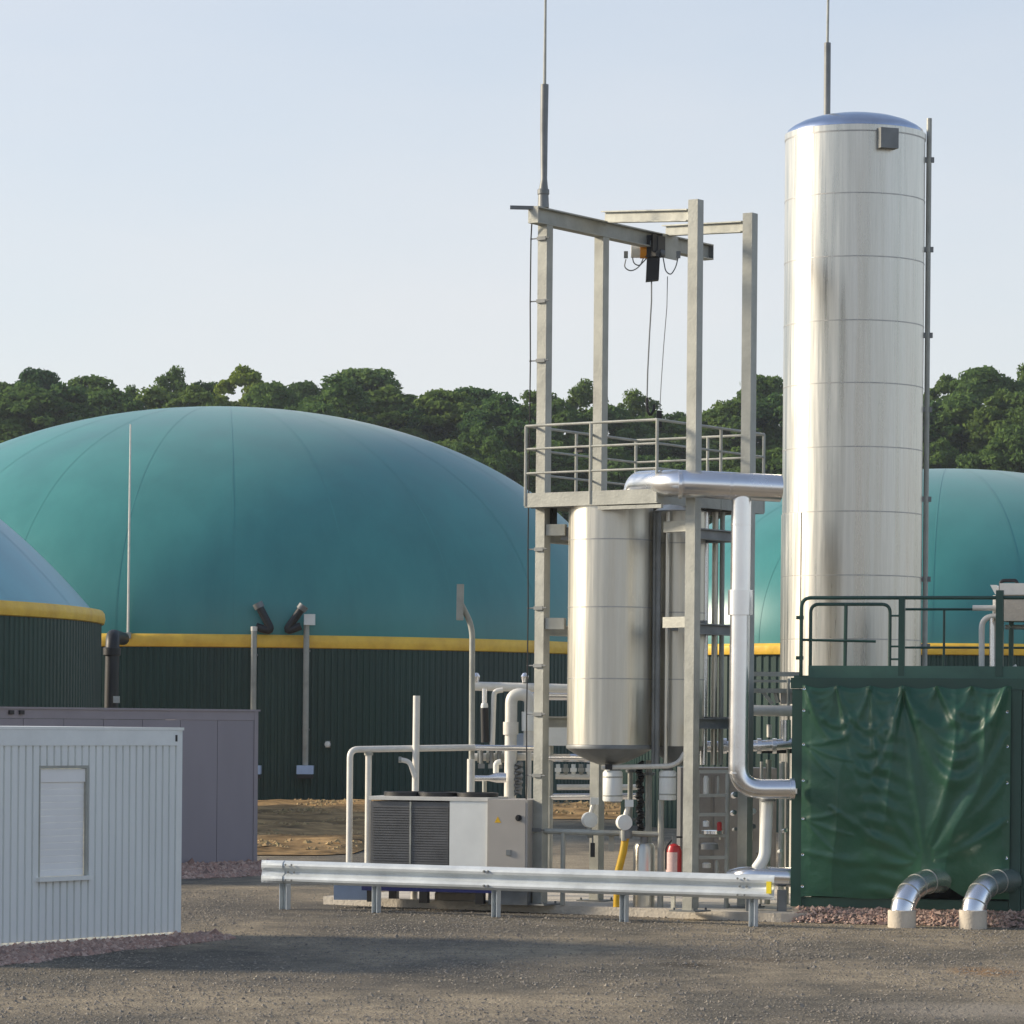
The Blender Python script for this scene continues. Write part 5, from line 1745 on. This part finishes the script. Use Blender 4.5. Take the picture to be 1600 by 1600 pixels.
for px in (1580, 1612):
    MB().tube([K(kr(px, 990)[0], ro, zu0), K(kr(px, 990)[0], ro, zbase)], .035, 10).build('leg', 'green', t)
MB().tube([K(s_ + .02, ro, zu0 - .08), K(s_ + 1.5, ro, zu0 - .08)], .035, 10).build('drain_pipe', 'alu', t)
c_ = K(kr(1576, 1025)[0], ro, zbase + .08)
MB().tube([c_ - Z * .08, c_, c_ + kd * .12 + Z * .06], .05, 10).build('elbow_fitting', 'whitepipe', t)
MB().tube(fillet([K(kr(1566, 925)[0], ro + .2, zu1 + .05), K(kr(1566, 906)[0], ro + .2, kr(1566, 908)[1]), K(kr(1590, 908)[0], ro + .2, kr(1590, 908)[1]), K(kr(1592, 915)[0], ro + .2, zu1 + .16)], .06, 5), .025, 8).build('cable', 'black', t)
# small cabinet latch strip on the roof edge
# outlet pipes through the tarpaulin
def outlet(px, py, label):
    bse = GZ(px, py, 0)
    t = thing('outlet_pipe', label, 'pipe', bse, 'bent pipes coming out under the tarpaulin')
    r = M(19, bse.y)
    zc_ = hit(px + 14, 1386, KQ, kd)[1]
    top_ = P(px, 1422, bse.y).z
    MB().lathe(Vector((bse.x, bse.y, 0)), [(.001, -.05), (r * 1.16, -.05), (r * 1.16, top_ * .97), (r * 1.10, top_), (.001, top_)], 28).build('collar', 'collar', t)
    s_ = kh(px + 40, 1386)[0]
    inn = Vector((bse.x + .42, bse.y + .95, top_ + .33))
    b0_, inn = Vector((bse.x, bse.y, top_ - .04)), Vector((bse.x + .62, bse.y + .80, top_ + .36))
    c1_, c2_ = b0_ + Vector((.05, .05, .30)), b0_ + Vector((.22, .26, .44))
    pthx = []
    for k in range(15):
        f = k / 14
        pthx.append(b0_ * (1 - f) ** 3 + c1_ * 3 * f * (1 - f) ** 2 + c2_ * 3 * f * f * (1 - f) + inn * f ** 3)
    o = MB().tube(pthx, r, 28).build('elbow', 'alu', t)
    # segment seams of the elbow jacket
    for i in (2, 5, 8, 11):
        a, b_ = pthx[i], pthx[i + 1]
        d = (b_ - a).normalized()
        MB().tube([a - d * .008, a + d * .008], r + .005, 28).build('jacket_seam', 'galv', o)
outlet(1409, 1449, 'left bent shiny outlet pipe in a cream collar under the raised tarpaulin flap')
outlet(1520, 1451, 'right bent shiny outlet pipe in a cream collar at the tarpaulin corner')
bed('pink_gravel', [K(.12, .0, 0), K(kL + 3, .0, 0)], 0.62, .19, 'pinkish gravel bank along the foot of the green container', 23, 900)

# thin summer haze: one even box of air over the whole site
hm_ = bpy.data.materials.new('thin haze')
hm_.use_nodes = True
ht_ = hm_.node_tree
ht_.nodes.remove(ht_.nodes['Principled BSDF'])
pv_ = ht_.nodes.new('ShaderNodeVolumePrincipled')
pv_.inputs['Color'].default_value = (0.82, 0.90, 1.0, 1)
pv_.inputs['Density'].default_value = 0.0002
pv_.inputs['Anisotropy'].default_value = 0.2
ht_.links.new(pv_.outputs[0], ht_.nodes['Material Output'].inputs['Volume'])
MT['haze'] = hm_
hz_ = MB().box((-1020, -1020, -2.0), (2040, 0, 0), (0, 2040, 0), (0, 0, 50)).build('haze', 'haze')
tag(hz_, 'thin pale summer haze over the whole plant', 'haze', kind='stuff')

for o in bpy.data.objects:
    if '_base' in o.keys():
        del o['_base']
